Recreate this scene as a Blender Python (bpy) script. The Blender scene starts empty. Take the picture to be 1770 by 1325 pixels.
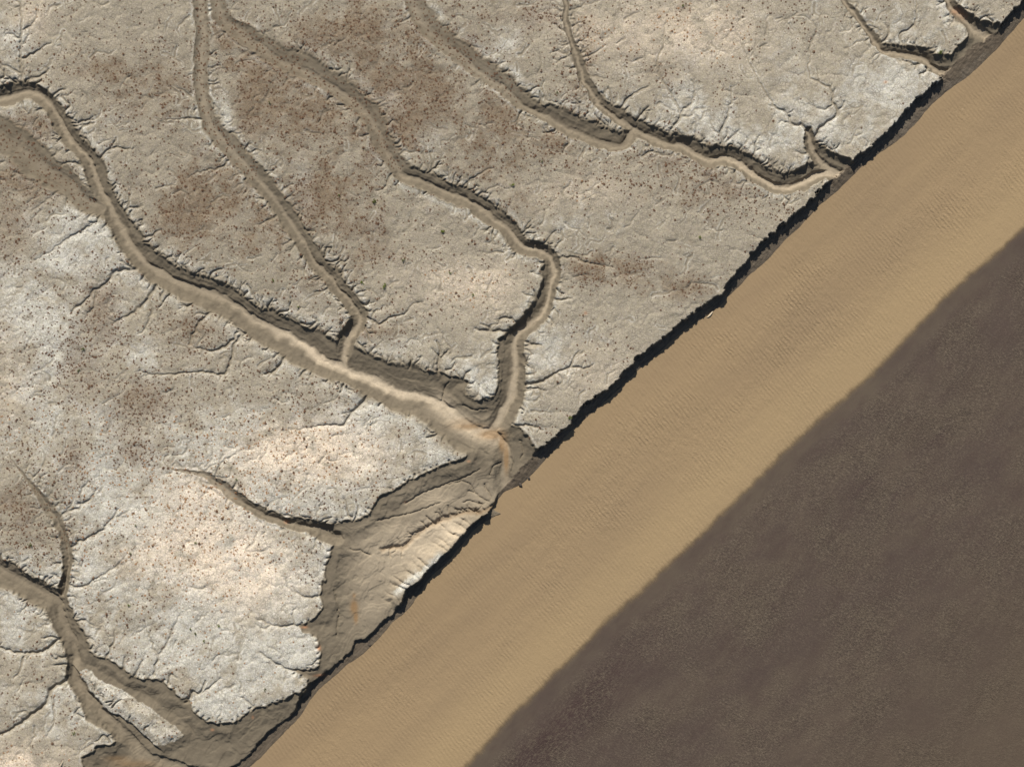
import bpy, math, random
import numpy as np
from mathutils import Vector

# ------------------------------------------------------------------ camera, sky, sun, exposure
sc = bpy.context.scene
col = sc.collection
PX = 0.1                      # metres per pixel of the traced map
CU, CV = 885.0, 662.5         # middle of the traced map
CAM_H = 300.0
SUN_AZ, SUN_EL = -14.0, 39.0  # degrees east of north (picture up), above horizon

cam_d = bpy.data.cameras.new('camera')
cam = bpy.data.objects.new('camera', cam_d)
col.objects.link(cam)
cam.location = (0, 0, CAM_H)
cam_d.sensor_width = 36.0
cam_d.lens = 36.0 * CAM_H / 177.0
cam_d.clip_start = 1.0
cam_d.clip_end = 5000.0
sc.camera = cam

w = bpy.data.worlds.new('World')
sc.world = w
w.use_nodes = True
wn, wl = w.node_tree.nodes, w.node_tree.links
sky = wn.new('ShaderNodeTexSky')
sky.sky_type = 'NISHITA'
sky.sun_disc = False
sky.sun_elevation = math.radians(SUN_EL)
sky.sun_rotation = math.radians(SUN_AZ)
wl.new(sky.outputs['Color'], wn['Background'].inputs['Color'])
wn['Background'].inputs['Strength'].default_value = 0.05

a, e = math.radians(SUN_AZ), math.radians(SUN_EL)
to_sun = Vector((math.sin(a) * math.cos(e), math.cos(a) * math.cos(e), math.sin(e)))
sd_ = bpy.data.lights.new('sun', 'SUN')
sd_.energy = 5.0
sd_.angle = math.radians(0.5)
sd_.color = (1.0, 0.95, 0.87)
so = bpy.data.objects.new('sun', sd_)
col.objects.link(so)
so.rotation_euler = to_sun.to_track_quat('Z', 'Y').to_euler()
so.location = (0, 60, 200)

sc.view_settings.view_transform = 'Standard'
sc.view_settings.look = 'None'
sc.view_settings.exposure = 0.2
sc.view_settings.gamma = 1.0
sc.view_settings.use_curve_mapping = False

# ------------------------------------------------------------------ numeric helpers
F = np.float32
def ss(a, b, x):
    t = np.clip((x - a) / (b - a), 0, 1)
    return t * t * (3 - 2 * t)

_lat = {}
def lattice(seed):
    if seed not in _lat:
        _lat[seed] = np.random.RandomState(seed).rand(256, 256).astype(F)
    return _lat[seed]

def vn(u, v, s, seed):
    """value noise 0..1"""
    L = lattice(seed)
    x, y = u / s + 1000.37, v / s + 1000.71
    xi, yi = np.floor(x).astype(np.int32), np.floor(y).astype(np.int32)
    fx, fy = (x - xi).astype(F), (y - yi).astype(F)
    fx = fx * fx * (3 - 2 * fx); fy = fy * fy * (3 - 2 * fy)
    x0, x1, y0, y1 = xi & 255, (xi + 1) & 255, yi & 255, (yi + 1) & 255
    a = L[y0, x0] * (1 - fx) + L[y0, x1] * fx
    b = L[y1, x0] * (1 - fx) + L[y1, x1] * fx
    return a * (1 - fy) + b * fy

def fbm(u, v, s, o, seed, g=0.5):
    t = 0; am = 1; tot = 0
    for k in range(o):
        t = t + am * vn(u * math.cos(k) - v * math.sin(k), u * math.sin(k) + v * math.cos(k), s / 2 ** k, seed + k)
        tot += am; am *= g
    return t / tot

def blocky(u, v, s, seed):
    L = lattice(seed)
    xi, yi = np.floor(u / s + 500.3).astype(np.int32), np.floor(v / s + 500.7).astype(np.int32)
    return L[yi & 255, xi & 255]

def smooth_line(pts, step=6.0, jit=0.0, rnd=None):
    """Catmull-Rom through (u, v, extra...) rows"""
    P = np.array(pts, float)
    n = len(P)
    out = []
    for i in range(n - 1):
        p0 = P[max(i - 1, 0)]; p1 = P[i]; p2 = P[i + 1]; p3 = P[min(i + 2, n - 1)]
        m = max(1, int(np.hypot(*(p2 - p1)[:2]) / step))
        for k in range(m):
            t = k / m
            q = 0.5 * ((2 * p1) + (-p0 + p2) * t + (2 * p0 - 5 * p1 + 4 * p2 - p3) * t * t + (-p0 + 3 * p1 - 3 * p2 + p3) * t ** 3)
            q[2:] = p1[2:] * (1 - t) + p2[2:] * t
            out.append(q)
    out.append(P[-1])
    out = np.array(out)
    if jit and rnd is not None:
        out[:, :2] += rnd.normal(0, jit, (len(out), 2))
    return out

# ------------------------------------------------------------------ map grid (map units: u right, v down)
SP = 1.25
def axis(lo, hi):
    core = np.arange(lo, hi, SP)
    grow = []; x = 0; st = SP
    while x < 3600:
        st *= 1.22; x += st; grow.append(x)
    grow = np.array(grow)
    return np.concatenate([lo - grow[::-1], core, core[-1] + grow])
U1 = axis(-90, 1860); V1 = axis(-80, 1405)
NU, NV = len(U1), len(V1)
U, V = np.meshgrid(U1.astype(F), V1.astype(F))

WU = U + 5 * (vn(U, V, 22, 11) - .5) + 3.2 * (vn(U, V, 8, 12) - .5) + 1.8 * (vn(U, V, 3.5, 14) - .5)
WV = V + 5 * (vn(U, V, 22, 15) - .5) + 3.2 * (vn(U, V, 8, 16) - .5) + 1.8 * (vn(U, V, 3.5, 18) - .5)

def win(u0, u1, v0, v1):
    return (slice(max(0, np.searchsorted(V1, v0)), min(NV, np.searchsorted(V1, v1) + 1)),
            slice(max(0, np.searchsorted(U1, u0)), min(NU, np.searchsorted(U1, u1) + 1)))

def poly_inside(P, GU, GV):
    ins = np.zeros(U.shape, bool)
    n = len(P)
    for i in range(n):
        x1, y1 = P[i][:2]; x2, y2 = P[(i + 1) % n][:2]
        if y1 == y2: continue
        lo, hi = min(y1, y2), max(y1, y2)
        r = win(-1e9, 1e9, lo - 12, hi + 12)
        gv = GV[r]
        m = (gv > lo) & (gv <= hi) & (GU[r] < (gv - y1) / (y2 - y1) * (x2 - x1) + x1)
        ins[r] ^= m
    return ins

def line_dist(P, GU, GV, R, closed=False):
    D = np.full(U.shape, R, F)
    n = len(P)
    for i in range(n if closed else n - 1):
        x1, y1 = P[i][:2]; x2, y2 = P[(i + 1) % n][:2]
        r = win(min(x1, x2) - R - 6, max(x1, x2) + R + 6, min(y1, y2) - R - 6, max(y1, y2) + R + 6)
        dx, dy = x2 - x1, y2 - y1
        L2 = dx * dx + dy * dy
        if L2 == 0: continue
        gu, gv = GU[r] - x1, GV[r] - y1
        t = np.clip((gu * dx + gv * dy) / L2, 0, 1)
        D[r] = np.minimum(D[r], np.hypot(gu - t * dx, gv - t * dy))
    return D

def sdf(P, GU, GV, R):
    """positive inside"""
    d = line_dist(P, GU, GV, R, True)
    return np.where(poly_inside(P, GU, GV), d, -d)

# ------------------------------------------------------------------ traced lines
CLIFF = [(300,1420),(360,1360),(401,1325),(421,1311),(440,1290),(460,1269),(491,1245),(508,1225),(518,1204),(538,1181),(562,1164),(576,1150),(603,1126),(610,1109),(630,1103),(647,1089),(661,1072),(678,1060),(693,1038),(702,1018),(722,1004),(735,987),(759,967),(780,946),(803,919),(817,906),(841,889),(852,874),(860,856),(872,842),(884,829),(904,807),(917,790),(931,776),(951,761),(975,739),(995,715),(1009,700),(1033,683),(1057,664),(1077,642),(1097,620),(1121,603),(1138,588),(1165,566),(1192,545),(1220,523),(1243,506),(1260,484),(1281,462),(1294,445),(1320,416),(1340,397),(1364,377),(1385,360),(1405,340),(1422,323),(1446,304),(1459,292),(1480,273),(1503,253),(1524,234),(1544,217),(1554,202),(1575,183),(1595,160),(1619,139),(1632,126),(1656,104),(1680,82),(1704,68),(1724,51),(1741,31),(1762,7),(1800,-32),(1860,-95)]
WATER_L = [(350,1420),(390,1370),(425,1331),(446,1313),(474,1284),(501,1256),(519,1237),(535,1211),(552,1191),(576,1170),(603,1146),(630,1128),(651,1107),(678,1076),(705,1053),(729,1022),(746,995),(776,968),(797,944),(817,918),(838,902),(848,897),(861,889),(852,878),(858,867),(870,850),(882,845),(897,839),(914,826),(931,808),(955,781),(982,750),(1009,726),(1043,696),(1070,672),(1101,641),(1138,611),(1165,585),(1199,560),(1233,538),(1260,512),(1277,495),(1301,471),(1327,449),(1354,418),(1388,387),(1415,357),(1446,331),(1469,309),(1497,282),(1531,258),(1558,238),(1585,211),(1609,183),(1639,156),(1677,129),(1711,98),(1741,65),(1770,31),(1810,-15),(1880,-95)]
WATER_R = [(730,1420),(770,1375),(815,1325),(840,1298),(880,1252),(907,1225),(962,1171),(1016,1120),(1057,1075),(1101,1038),(1152,990),(1220,926),(1271,875),(1320,827),(1381,766),(1463,695),(1524,640),(1585,576),(1636,522),(1694,471),(1731,440),(1770,404),(1860,318)]
ZW = -1.9
def unproject(P, z):       # a traced line lying z below the reference level
    k = (CAM_H - z) / CAM_H
    return [(CU + (p[0] - CU) * k, CV + (p[1] - CV) * k) for p in P]
WATER_L = unproject(WATER_L, ZW)
WATER_R = unproject(WATER_R, ZW)

# main creeks: (u, v, floor half width, left-of-travel bank, right-of-travel bank, depth)
# travelling downstream (towards the lower right) the left bank is the north-east one
CREEKS = {
 'A': [(-60,170,5,12,16,1.0),(0,165,5,14,14,1.0),(41,155,4,13,10,1.0),(61,161,4,12,12,1.0),(82,177,4,12,12,1.0),(98,200,4,12,10,1.0),(115,231,4,14,10,1.05),(136,256,4,14,11,1.1),(156,282,4,15,12,1.1),(166,309,4,15,12,1.1),(177,335,4,15,12,1.1),(194,367,5,15,12,1.15),(217,408,5,18,14,1.2),(236,438,5,20,14,1.2),(258,460,5,22,16,1.25),(289,479,6,22,18,1.3),(323,493,6,20,22,1.3),(367,508,6,20,24,1.35),(404,528,6,20,22,1.4),(440,552,7,22,24,1.45),(477,572,7,24,26,1.5),(518,593,7,30,24,1.55),(552,620,7,34,22,1.6),(593,637,7,34,22,1.65),(644,657,7,38,22,1.7),(678,674,7,42,24,1.75),(729,688,7,44,26,1.8),(759,698,7,44,30,1.85),(790,722,7,40,36,1.9),(820,742,6,36,40,1.95),(848,746,5,30,40,2.0),(865,763,5,26,32,2.05),(875,783,5,26,26,2.1),(873,810,6,24,24,2.2),(872,850,8,20,20,2.45)],
 'B': [(343,-70,8,6,6,.35),(346,0,8,7,7,.4),(350,68,8,7,7,.45),(346,136,8,7,7,.45),(353,190,7,9,8,.5),(370,221,7,10,10,.5),(401,258,6,12,12,.55),(431,292,6,13,12,.6),(457,323,5,13,12,.65),(484,357,4,14,12,.7),(508,394,4,13,12,.75),(530,428,3,14,12,.8),(545,452,3,14,10,.85),(566,474,3,14,10,.9),(589,501,3,14,11,.95),(613,528,3,13,12,1.0),(622,549,4,10,12,1.1),(614,566,4,11,13,1.2),(600,586,5,12,13,1.4),(594,610,5,14,14,1.55),(594,634,5,14,14,1.65)],
 'C': [(340,-60,7,9,7,.35),(375,0,8,9,8,.35),(384,27,8,9,8,.4),(414,54,8,10,10,.45),(450,80,7,13,10,.5),(484,105,7,18,10,.5),(525,119,7,20,11,.55),(569,146,7,19,10,.6),(610,173,7,18,10,.6),(640,204,6,16,10,.6),(657,238,5,15,12,.65),(678,275,5,14,12,.7),(698,302,4,14,12,.75),(729,312,4,15,12,.8),(763,326,4,16,12,.85),(800,343,4,17,12,.9),(831,360,4,16,12,.95),(858,380,4,15,12,1.0),(886,402,4,14,12,1.0),(902,423,4,12,12,1.0),(930,430,4,10,10,1.05),(953,444,4,8,10,1.1),(956,474,4,8,14,1.1),(948,508,4,9,16,1.15),(941,535,4,9,16,1.2),(921,555,5,10,16,1.3),(899,572,5,10,12,1.4),(889,593,5,11,14,1.5),(890,630,6,12,18,1.6),(888,664,6,16,18,1.7),(881,690,6,18,18,1.8),(868,714,6,20,18,1.9),(853,744,6,20,20,2.0)],
 'D': [(690,-60,8,16,8,.3),(712,0,8,18,8,.35),(735,44,8,18,8,.4),(766,75,8,18,9,.45),(800,99,7,17,9,.5),(820,115,6,18,10,.55),(851,136,5,18,9,.6),(875,156,4,18,9,.65),(900,178,4,17,8,.7),(924,190,4,14,8,.75),(945,198,4,14,8,.75),(965,211,4,20,8,.8),(992,226,4,22,8,.85),(1023,237,4,24,8,.9),(1050,247,4,22,7,.9),(1074,248,4,18,7,.95),(1090,232,4,8,7,.95),(1098,222,4,8,7,1.0)],
 'E': [(968,-60,3,6,5,.4),(975,0,3,6,5,.45),(979,20,3,7,5,.5),(982,51,3,7,5,.5),(989,75,3,7,6,.55),(999,105,3,8,6,.6),(1009,136,3,9,6,.65),(1026,163,3,9,7,.7),(1050,190,3,10,7,.8),(1077,207,4,11,8,.85),(1097,221,4,12,8,.95),(1125,236,4,14,9,1.0),(1152,246,4,14,9,1.05),(1176,250,4,15,10,1.1),(1199,262,4,17,10,1.15),(1226,273,4,18,10,1.2),(1254,271,4,16,10,1.25),(1281,283,5,17,9,1.3),(1308,301,5,18,9,1.35),(1330,314,5,19,9,1.4),(1354,322,5,20,9,1.5),(1378,318,5,20,9,1.6),(1401,306,5,18,9,1.7),(1425,297,5,14,8,1.8),(1452,300,6,10,8,1.95),(1480,315,8,12,12,2.3)],
 'F': [(1395,224,2,4,4,.7),(1401,241,3,5,6,.9),(1407,258,4,9,10,1.1),(1422,275,4,14,12,1.4),(1437,289,5,16,10,1.7),(1460,300,5,10,8,2.0)],
 'H': [(1440,-60,2,4,3,.3),(1459,0,2,4,3,.35),(1483,27,2,6,4,.45),(1503,58,2,7,4,.5),(1516,77,3,7,4,.6),(1530,89,3,8,4,.7),(1558,91,4,10,5,.85),(1592,99,5,13,6,1.1),(1619,114,5,14,6,1.4),(1645,125,6,14,8,1.9)],
 'I': [(1625,-50,3,5,5,.6),(1641,0,3,6,6,.8),(1656,17,4,8,7,1.0),(1677,37,5,10,12,1.2),(1697,54,5,12,14,1.5),(1720,72,6,12,14,2.0)],
 'P': [(-70,940,6,10,14,.9),(0,985,6,12,18,1.0),(27,997,6,12,18,1.05),(51,1011,6,12,20,1.1),(71,1024,6,12,20,1.1),(95,1038,6,12,18,1.15),(105,1065,6,14,14,1.2),(115,1092,6,18,13,1.25),(126,1120,6,20,10,1.3),(129,1147,6,14,8,1.35),(127,1170,6,10,8,1.4),(143,1194,6,10,10,1.45),(163,1215,6,12,12,1.5),(183,1238,6,14,12,1.5),(207,1259,6,16,12,1.55),(228,1283,6,18,14,1.6),(251,1306,7,20,18,1.65),(300,1325,8,24,20,1.75),(370,1345,10,24,20,1.9)],
 'O': [(282,797,1,3,3,.2),(296,810,1.5,5,4,.3),(326,815,2,6,5,.35),(353,820,2,7,6,.4),(374,834,2,8,6,.45),(401,854,3,8,6,.5),(428,875,3,9,6,.6),(450,886,3,8,6,.65),(467,895,3,7,6,.7),(494,902,3,7,6,.8),(518,907,4,8,7,.9),(542,912,4,8,8,1.0),(555,917,5,9,9,1.15),(583,927,6,12,12,1.3)],
 'V': [(-60,190,8,20,24,.35),(0,231,8,20,24,.4),(34,251,8,20,22,.45),(75,289,8,18,20,.45),(112,312,7,14,18,.5),(146,340,6,12,16,.6),(177,358,5,10,12,.8)],
 'S': [(10,780,2,6,6,.2),(20,793,3,8,8,.3),(48,831,3,9,8,.35),(71,861,3,9,8,.45),(92,890,3,9,8,.5),(104,915,3,9,8,.6),(114,940,3,9,9,.65),(115,970,4,9,10,.7),(112,1000,4,9,10,.85),(104,1030,4,10,10,1.1)],
}
# gullies: (points from mouth to head, width, depth)
G = lambda *p: list(p)
GULLIES = [
 (G((1395,224),(1388,217),(1368,214),(1361,197),(1340,183),(1327,166)),3.2,.6),(G((1327,166),(1305,126),(1284,82),(1277,61),(1260,54)),1.8,.25),
 (G((1407,243),(1412,232),(1422,217),(1446,200),(1447,185),(1439,177),(1439,160),(1432,149)),3.4,.7),(G((1432,149),(1415,140),(1402,136),(1398,119),(1400,95),(1402,78),(1409,55),(1408,41),(1390,28),(1360,30)),2.0,.28),
 (G((1446,198),(1452,188),(1462,175)),2.2,.4),(G((1439,180),(1425,190),(1412,186),(1395,178)),1.8,.3),(G((1402,262),(1390,266),(1378,262)),2.2,.4),
 (G((1368,214),(1352,210),(1345,214)),1.8,.35),(G((1361,197),(1372,190)),1.8,.3),
 (G((1158,244),(1162,224),(1176,200),(1165,170),(1142,136)),3.2,.55),(G((1142,136),(1136,109),(1147,75),(1148,51),(1152,38)),2.0,.26),
 (G((1176,200),(1183,188),(1196,177),(1201,153),(1196,140)),2.6,.4),(G((1176,200),(1190,202),(1200,196)),2,.3),
 (G((1250,262),(1250,251),(1247,228),(1257,204),(1264,170),(1262,150)),3.0,.5),(G((1248,232),(1232,222),(1228,205)),2.2,.3),(G((1250,250),(1268,235),(1280,222)),2.2,.3),
 (G((1066,198),(1070,190),(1091,166),(1108,155),(1121,149)),3.0,.5),(G((1048,188),(1052,178),(1056,165)),2.2,.35),
 (G((1310,288),(1308,276),(1300,266)),3,.5),(G((1199,258),(1205,250),(1212,244)),2.4,.4),
 (G((985,97),(965,88),(950,92)),2.2,.3),(G((979,55),(966,48),(958,42)),2.4,.35),(G((1000,102),(1018,96),(1045,80)),2.2,.3),(G((985,18),(1000,14),(1012,4)),2.4,.3),
 (G((1112,270),(1125,262),(1148,268),(1172,262)),2.4,.35),(G((1300,300),(1290,312),(1272,318)),3,.35),
 (G((1540,86),(1560,78),(1556,58),(1582,42),(1584,0),(1582,-30)),2.6,.45),(G((1530,84),(1520,92),(1508,100)),2,.3),(G((1545,92),(1555,104)),1.8,.3),
 (G((1500,55),(1492,42),(1480,40)),2,.3),(G((1498,253),(1500,246),(1494,238)),1.8,.3),(G((1650,15),(1644,2),(1630,-20)),2.5,.4),
 (G((890,668),(900,667),(931,661),(962,644),(985,634)),4.0,.8),(G((985,634),(992,617),(1002,606)),2.4,.45),(G((985,634),(995,634),(1016,635),(1026,627)),2.6,.45),
 (G((965,645),(972,655),(966,665)),2.0,.3),(G((925,664),(938,672)),2.0,.3),(G((945,653),(950,642)),2,.3),
 (G((885,732),(900,735),(914,735),(926,738),(938,742)),3.0,.6),(G((914,735),(920,745)),2,.3),
 (G((955,447),(965,446),(995,445),(1016,454),(1060,462)),2.6,.45),(G((948,515),(962,518),(985,516)),2.8,.45),(G((950,540),(958,532),(966,545)),2.2,.35),(G((925,557),(938,552),(950,560)),2.2,.35),
 (G((903,600),(912,606),(920,612)),2.2,.4),(G((905,590),(915,594)),2.2,.4),(G((935,520),(920,512),(905,506)),2.4,.4),(G((945,480),(930,474),(918,470)),2.4,.4),(G((898,560),(884,552),(872,548),(858,560)),3.0,.5),
 (G((880,572),(866,572),(846,572),(822,568)),3.4,.6),(G((850,572),(846,565),(830,560)),2.2,.4),(G((905,420),(890,428),(870,432)),2,.35),(G((897,412),(906,396),(918,380)),2.4,.4),(G((940,432),(948,410),(962,398)),2.4,.4),(G((955,440),(964,424),(976,412)),2,.35),
 (G((623,549),(640,553),(657,559),(672,550),(698,542),(712,527),(732,521)),2.6,.45),(G((605,516),(622,505),(640,500)),2.4,.4),(G((640,552),(648,540),(662,530)),2.2,.35),
 (G((757,660),(757,640),(758,623),(759,603),(756,590)),3.4,.8),(G((758,625),(768,612),(778,604)),2.4,.5),(G((757,612),(748,602)),2,.4),(G((770,640),(782,636),(786,630)),2.6,.5),(G((800,655),(806,645),(812,640)),2.6,.5),
 (G((500,600),(496,610),(477,637),(457,647)),4.2,.8),(G((545,622),(538,630),(518,651)),4.0,.7),(G((652,668),(644,674),(623,698),(603,719),(593,735)),5.0,.9),(G((593,735),(566,734),(525,741),(500,742)),2.2,.35),(G((605,716),(598,712),(590,716)),2.2,.4),
 (G((692,680),(688,685),(678,702),(664,702)),3.2,.6),(G((678,702),(684,714)),2.2,.4),(G((782,730),(776,732),(756,749),(739,756)),4.2,.8),(G((760,745),(745,748),(738,742)),2.4,.5),(G((755,750),(758,762)),2.4,.4),
 (G((590,650),(585,660),(578,668)),2.6,.4),(G((370,828),(380,803),(392,792),(408,783)),2.2,.3),(G((352,818),(338,800),(332,785)),1.8,.2),
 (G((518,905),(505,893),(490,890),(470,885)),3,.5),(G((600,920),(612,900),(618,880),(616,868)),3,.6),(G((608,895),(600,880),(595,862)),3,.55),(G((545,905),(560,898),(575,894)),2.5,.5),(G((490,900),(482,885),(478,872)),2,.35),
 (G((540,1082),(528,1082),(510,1080),(490,1082),(465,1078),(446,1068)),2.8,.5),(G((510,1080),(505,1060),(512,1050)),2,.35),(G((560,1030),(548,1030),(530,1032),(515,1025),(505,1012)),2.8,.45),
 (G((545,1160),(528,1160),(505,1158),(481,1150),(465,1138),(450,1128)),3.4,.6),(G((550,1140),(538,1148),(528,1150)),2,.4),(G((468,1080),(455,1086),(442,1078)),2.2,.3),
 (G((320,1215),(328,1205),(332,1197),(345,1196),(352,1185),(354,1176)),4.2,.8),(G((345,1198),(360,1190),(372,1180),(380,1172)),2.6,.45),(G((425,1238),(436,1222),(425,1210),(415,1205)),3.2,.5),
 (G((265,1168),(268,1150),(272,1135),(266,1120),(256,1095),(248,1072)),2.4,.4),(G((272,1132),(285,1118),(296,1095),(310,1060)),2.0,.3),(G((212,1155),(216,1135)),3,.5),(G((183,1135),(192,1118),(196,1105),(197,1090)),2.6,.4),(G((235,1168),(240,1150),(246,1142)),2.4,.4),(G((290,1180),(295,1165),(305,1172)),2.2,.4),
 (G((118,1108),(100,1106),(82,1120),(58,1128),(20,1126),(0,1120),(-40,1110)),3.4,.7),(G((42,1130),(37,1142),(34,1160),(22,1172)),2.6,.4),(G((100,1106),(88,1100),(72,1104)),2.4,.5),(G((104,1090),(92,1078),(78,1080)),2.6,.5),
 (G((122,1172),(115,1177),(88,1191),(78,1215),(51,1238),(20,1259),(0,1269),(-40,1285)),4.0,.8),(G((88,1195),(92,1221),(93,1249),(80,1270)),2.6,.4),(G((51,1238),(45,1228),(30,1232)),2.2,.35),(G((60,1255),(58,1275),(48,1290)),2,.3),(G((142,1240),(130,1232),(138,1222)),2.6,.5),(G((190,1282),(178,1270),(165,1282)),2.6,.5),(G((118,1150),(104,1148),(96,1150)),2.6,.5),
 (G((116,958),(119,950),(136,936),(170,919),(194,895),(204,878)),3.0,.5),(G((108,1010),(119,1011),(143,1014),(170,997),(190,985),(207,974)),2.6,.4),(G((100,900),(112,885),(139,875),(139,851),(153,831)),2.8,.4),(G((135,872),(150,868),(160,858),(166,845)),2.8,.4),(G((112,885),(125,868),(118,845),(110,825)),2,.3),
 (G((60,995),(52,985),(40,978)),2.6,.4),(G((30,980),(34,968),(30,955)),2.6,.4),(G((78,1012),(84,1000),(96,992)),2.4,.4),
 (G((240,462),(228,466),(200,467),(183,488),(163,501),(149,518),(122,538)),4.0,.6),(G((228,462),(215,455),(208,450)),3,.5),(G((165,500),(166,515),(158,535),(146,548)),2.4,.35),(G((205,475),(210,495)),2.2,.35),
 (G((282,487),(272,491),(262,505),(255,515),(238,535),(211,549),(196,560)),4.2,.6),(G((258,512),(262,538),(251,566),(238,578)),2.4,.35),
 (G((380,532),(374,537),(350,549),(336,572),(326,596)),3.8,.6),(G((355,545),(345,540),(336,545)),2.4,.4),(G((414,549),(398,552),(390,560)),3,.5),
 (G((412,570),(416,577),(404,600),(397,630),(384,647),(350,642),(323,644),(272,647),(240,640)),3.0,.5),(G((404,586),(384,600),(363,606),(335,600)),3,.5),(G((420,575),(410,572),(404,586)),3.5,.6),
 (G((295,478),(300,492),(296,500)),2.4,.4),
 (G((41,152),(36,126),(34,102),(34,68),(37,41),(31,0),(28,-40)),3.0,.5),(G((37,102),(65,88),(88,71)),2.6,.4),(G((44,146),(50,136),(68,131),(85,121)),3.4,.5),(G((36,128),(22,118),(0,112)),2.4,.35),(G((34,66),(20,58),(8,62)),2.2,.35),(G((36,52),(52,45),(60,30),(66,10)),2.2,.3),(G((38,75),(48,62),(50,50)),2,.3),
 (G((90,172),(97,158),(112,154)),3,.5),(G((134,230),(142,218),(163,212)),3,.45),(G((122,208),(130,198)),2.6,.4),(G((168,278),(178,266),(187,258),(195,250),(200,238)),3,.5),(G((190,257),(200,254),(224,258),(232,256)),2.4,.4),(G((172,285),(180,279)),2.4,.4),(G((180,305),(186,296)),2.4,.4),(G((188,322),(198,318),(206,320)),2.6,.4),
 (G((208,378),(214,368),(221,360),(245,357)),3.4,.5),(G((221,360),(222,345),(226,330)),2.4,.35),(G((240,412),(255,410),(262,408)),4,.6),(G((262,410),(268,402),(278,398)),2.4,.4),
 (G((160,295),(153,295),(129,282),(102,282)),3.4,.5),(G((168,330),(143,316),(119,299)),3,.4),(G((188,374),(180,374),(163,369),(149,379)),3.2,.55),(G((160,385),(149,394),(119,411),(85,435),(60,450)),2.4,.35),(G((106,325),(80,345),(55,365)),2,.25),
 (G((355,207),(340,206),(326,204),(280,208)),2.2,.35),(G((360,146),(380,144)),2.2,.35),(G((404,270),(377,289),(336,299),(325,308)),2.4,.35),(G((330,168),(320,160),(300,148)),2.2,.3),(G((370,180),(380,196),(392,214),(404,204)),2.6,.35),(G((430,265),(440,258),(450,262)),2.6,.4),
 (G((520,410),(532,398),(545,395)),2.4,.35),(G((545,440),(535,436),(520,440)),2.6,.4),(G((560,480),(548,478),(535,484)),2.6,.4),(G((575,496),(562,500),(545,505)),2.4,.4),(G((487,330),(495,322),(508,318)),2.4,.35),(G((500,360),(512,352)),2.4,.35),
 (G((478,372),(462,380),(445,388)),2.4,.35),(G((690,295),(678,300),(665,322),(650,330)),2.6,.4),(G((655,240),(640,232),(622,236)),2.6,.4),(G((740,308),(748,285),(742,262)),3,.45),(G((800,335),(804,318),(830,300),(850,290)),2.6,.4),(G((820,352),(830,340)),2.4,.35),(G((575,155),(588,150),(600,140)),2,.3),(G((640,190),(652,180),(668,172)),2,.3),(G((835,128),(828,140),(815,150)),2,.3),
 (G((856,378),(862,400),(850,415),(838,420)),2.4,.35),(G((708,30),(700,36),(690,38)),2,.3),
 (G((1240,500),(1232,492),(1215,490),(1195,488)),2,.25),(G((1490,48),(1482,20)),1.5,.25),
]

# low ground cut below the marsh surface
BASIN = [(739,712),(746,739),(765,752),(790,766),(805,786),(766,803),(725,820),(685,841),(655,862),(640,880),(625,893),(608,899),(592,898),(575,905),(552,912),(556,922),(572,929),(569,953),(562,987),(555,1011),(552,1031),(559,1045),(542,1069),(518,1082),(525,1092),(542,1096),(550,1120),(549,1147),(532,1157),(505,1158),(528,1174),(528,1187),(498,1204),(464,1221),(440,1221),(421,1236),(391,1250),(360,1244),(333,1225),(326,1211),(306,1198),(282,1177),(258,1170),(231,1168),(211,1154),(190,1140),(163,1130),(146,1113),(129,1092),(119,1065),(109,1045),(98,1040),(100,1075),(106,1106),(118,1120),(126,1140),(119,1170),(126,1187),(136,1208),(149,1242),(170,1255),(197,1279),(170,1289),(149,1306),(139,1330),(120,1500),(380,1500),(480,1330),(560,1230),(640,1160),(760,1020),(860,920),(890,850),(873,783),(860,752),(820,735)]
FINGER = [(136,1164),(146,1158),(160,1168),(180,1182),(205,1195),(232,1210),(255,1226),(278,1242),(298,1258),(312,1272),(302,1278),(285,1284),(265,1286),(251,1272),(231,1252),(204,1235),(177,1221),(153,1191)]
LOW2 = [(600,600),(623,611),(678,627),(712,633),(735,640),(752,640),(766,640),(780,651),(800,651),(810,661),(803,674),(817,691),(844,688),(861,664),(861,630),(861,586),(870,576),(882,590),(887,650),(882,678),(868,712),(854,740),(820,742),(759,698),(678,674),(593,640)]
LOW3 = [(870,730),(888,733),(905,741),(916,756),(924,772),(935,795),(885,855),(862,845),(862,760)]
LOW4 = [(1405,243),(1420,250),(1440,262),(1478,278),(1492,292),(1450,325),(1420,300),(1385,305),(1340,308),(1327,300),(1360,308),(1385,295),(1408,275)]
LOW5 = [(1648,15),(1673,45),(1673,62),(1655,80),(1643,93),(1622,92),(1602,84),(1571,76),(1556,86),(1600,106),(1640,130),(1710,85),(1745,52),(1728,41),(1690,29),(1660,10)]

# ------------------------------------------------------------------ marsh height field
rnd = np.random.RandomState(7)
base = 0.5 * (fbm(U, V, 150, 3, 21) - .5) + 0.30 * (fbm(WU, WV, 40, 3, 31) - .5) - .13 * (1 - np.abs(2 * fbm(WU, WV, 34, 3, 36) - 1)) ** 5
Z = np.zeros(U.shape, F)          # cut depth (negative)
TM = np.full(U.shape, 3.0, F)     # 0 on the creek floor .. 1 on its rim .. beyond
FL = np.zeros(U.shape, F)         # sandy creek floor
GD = np.full(U.shape, 9.0, F)     # normalised distance to a gully

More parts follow.
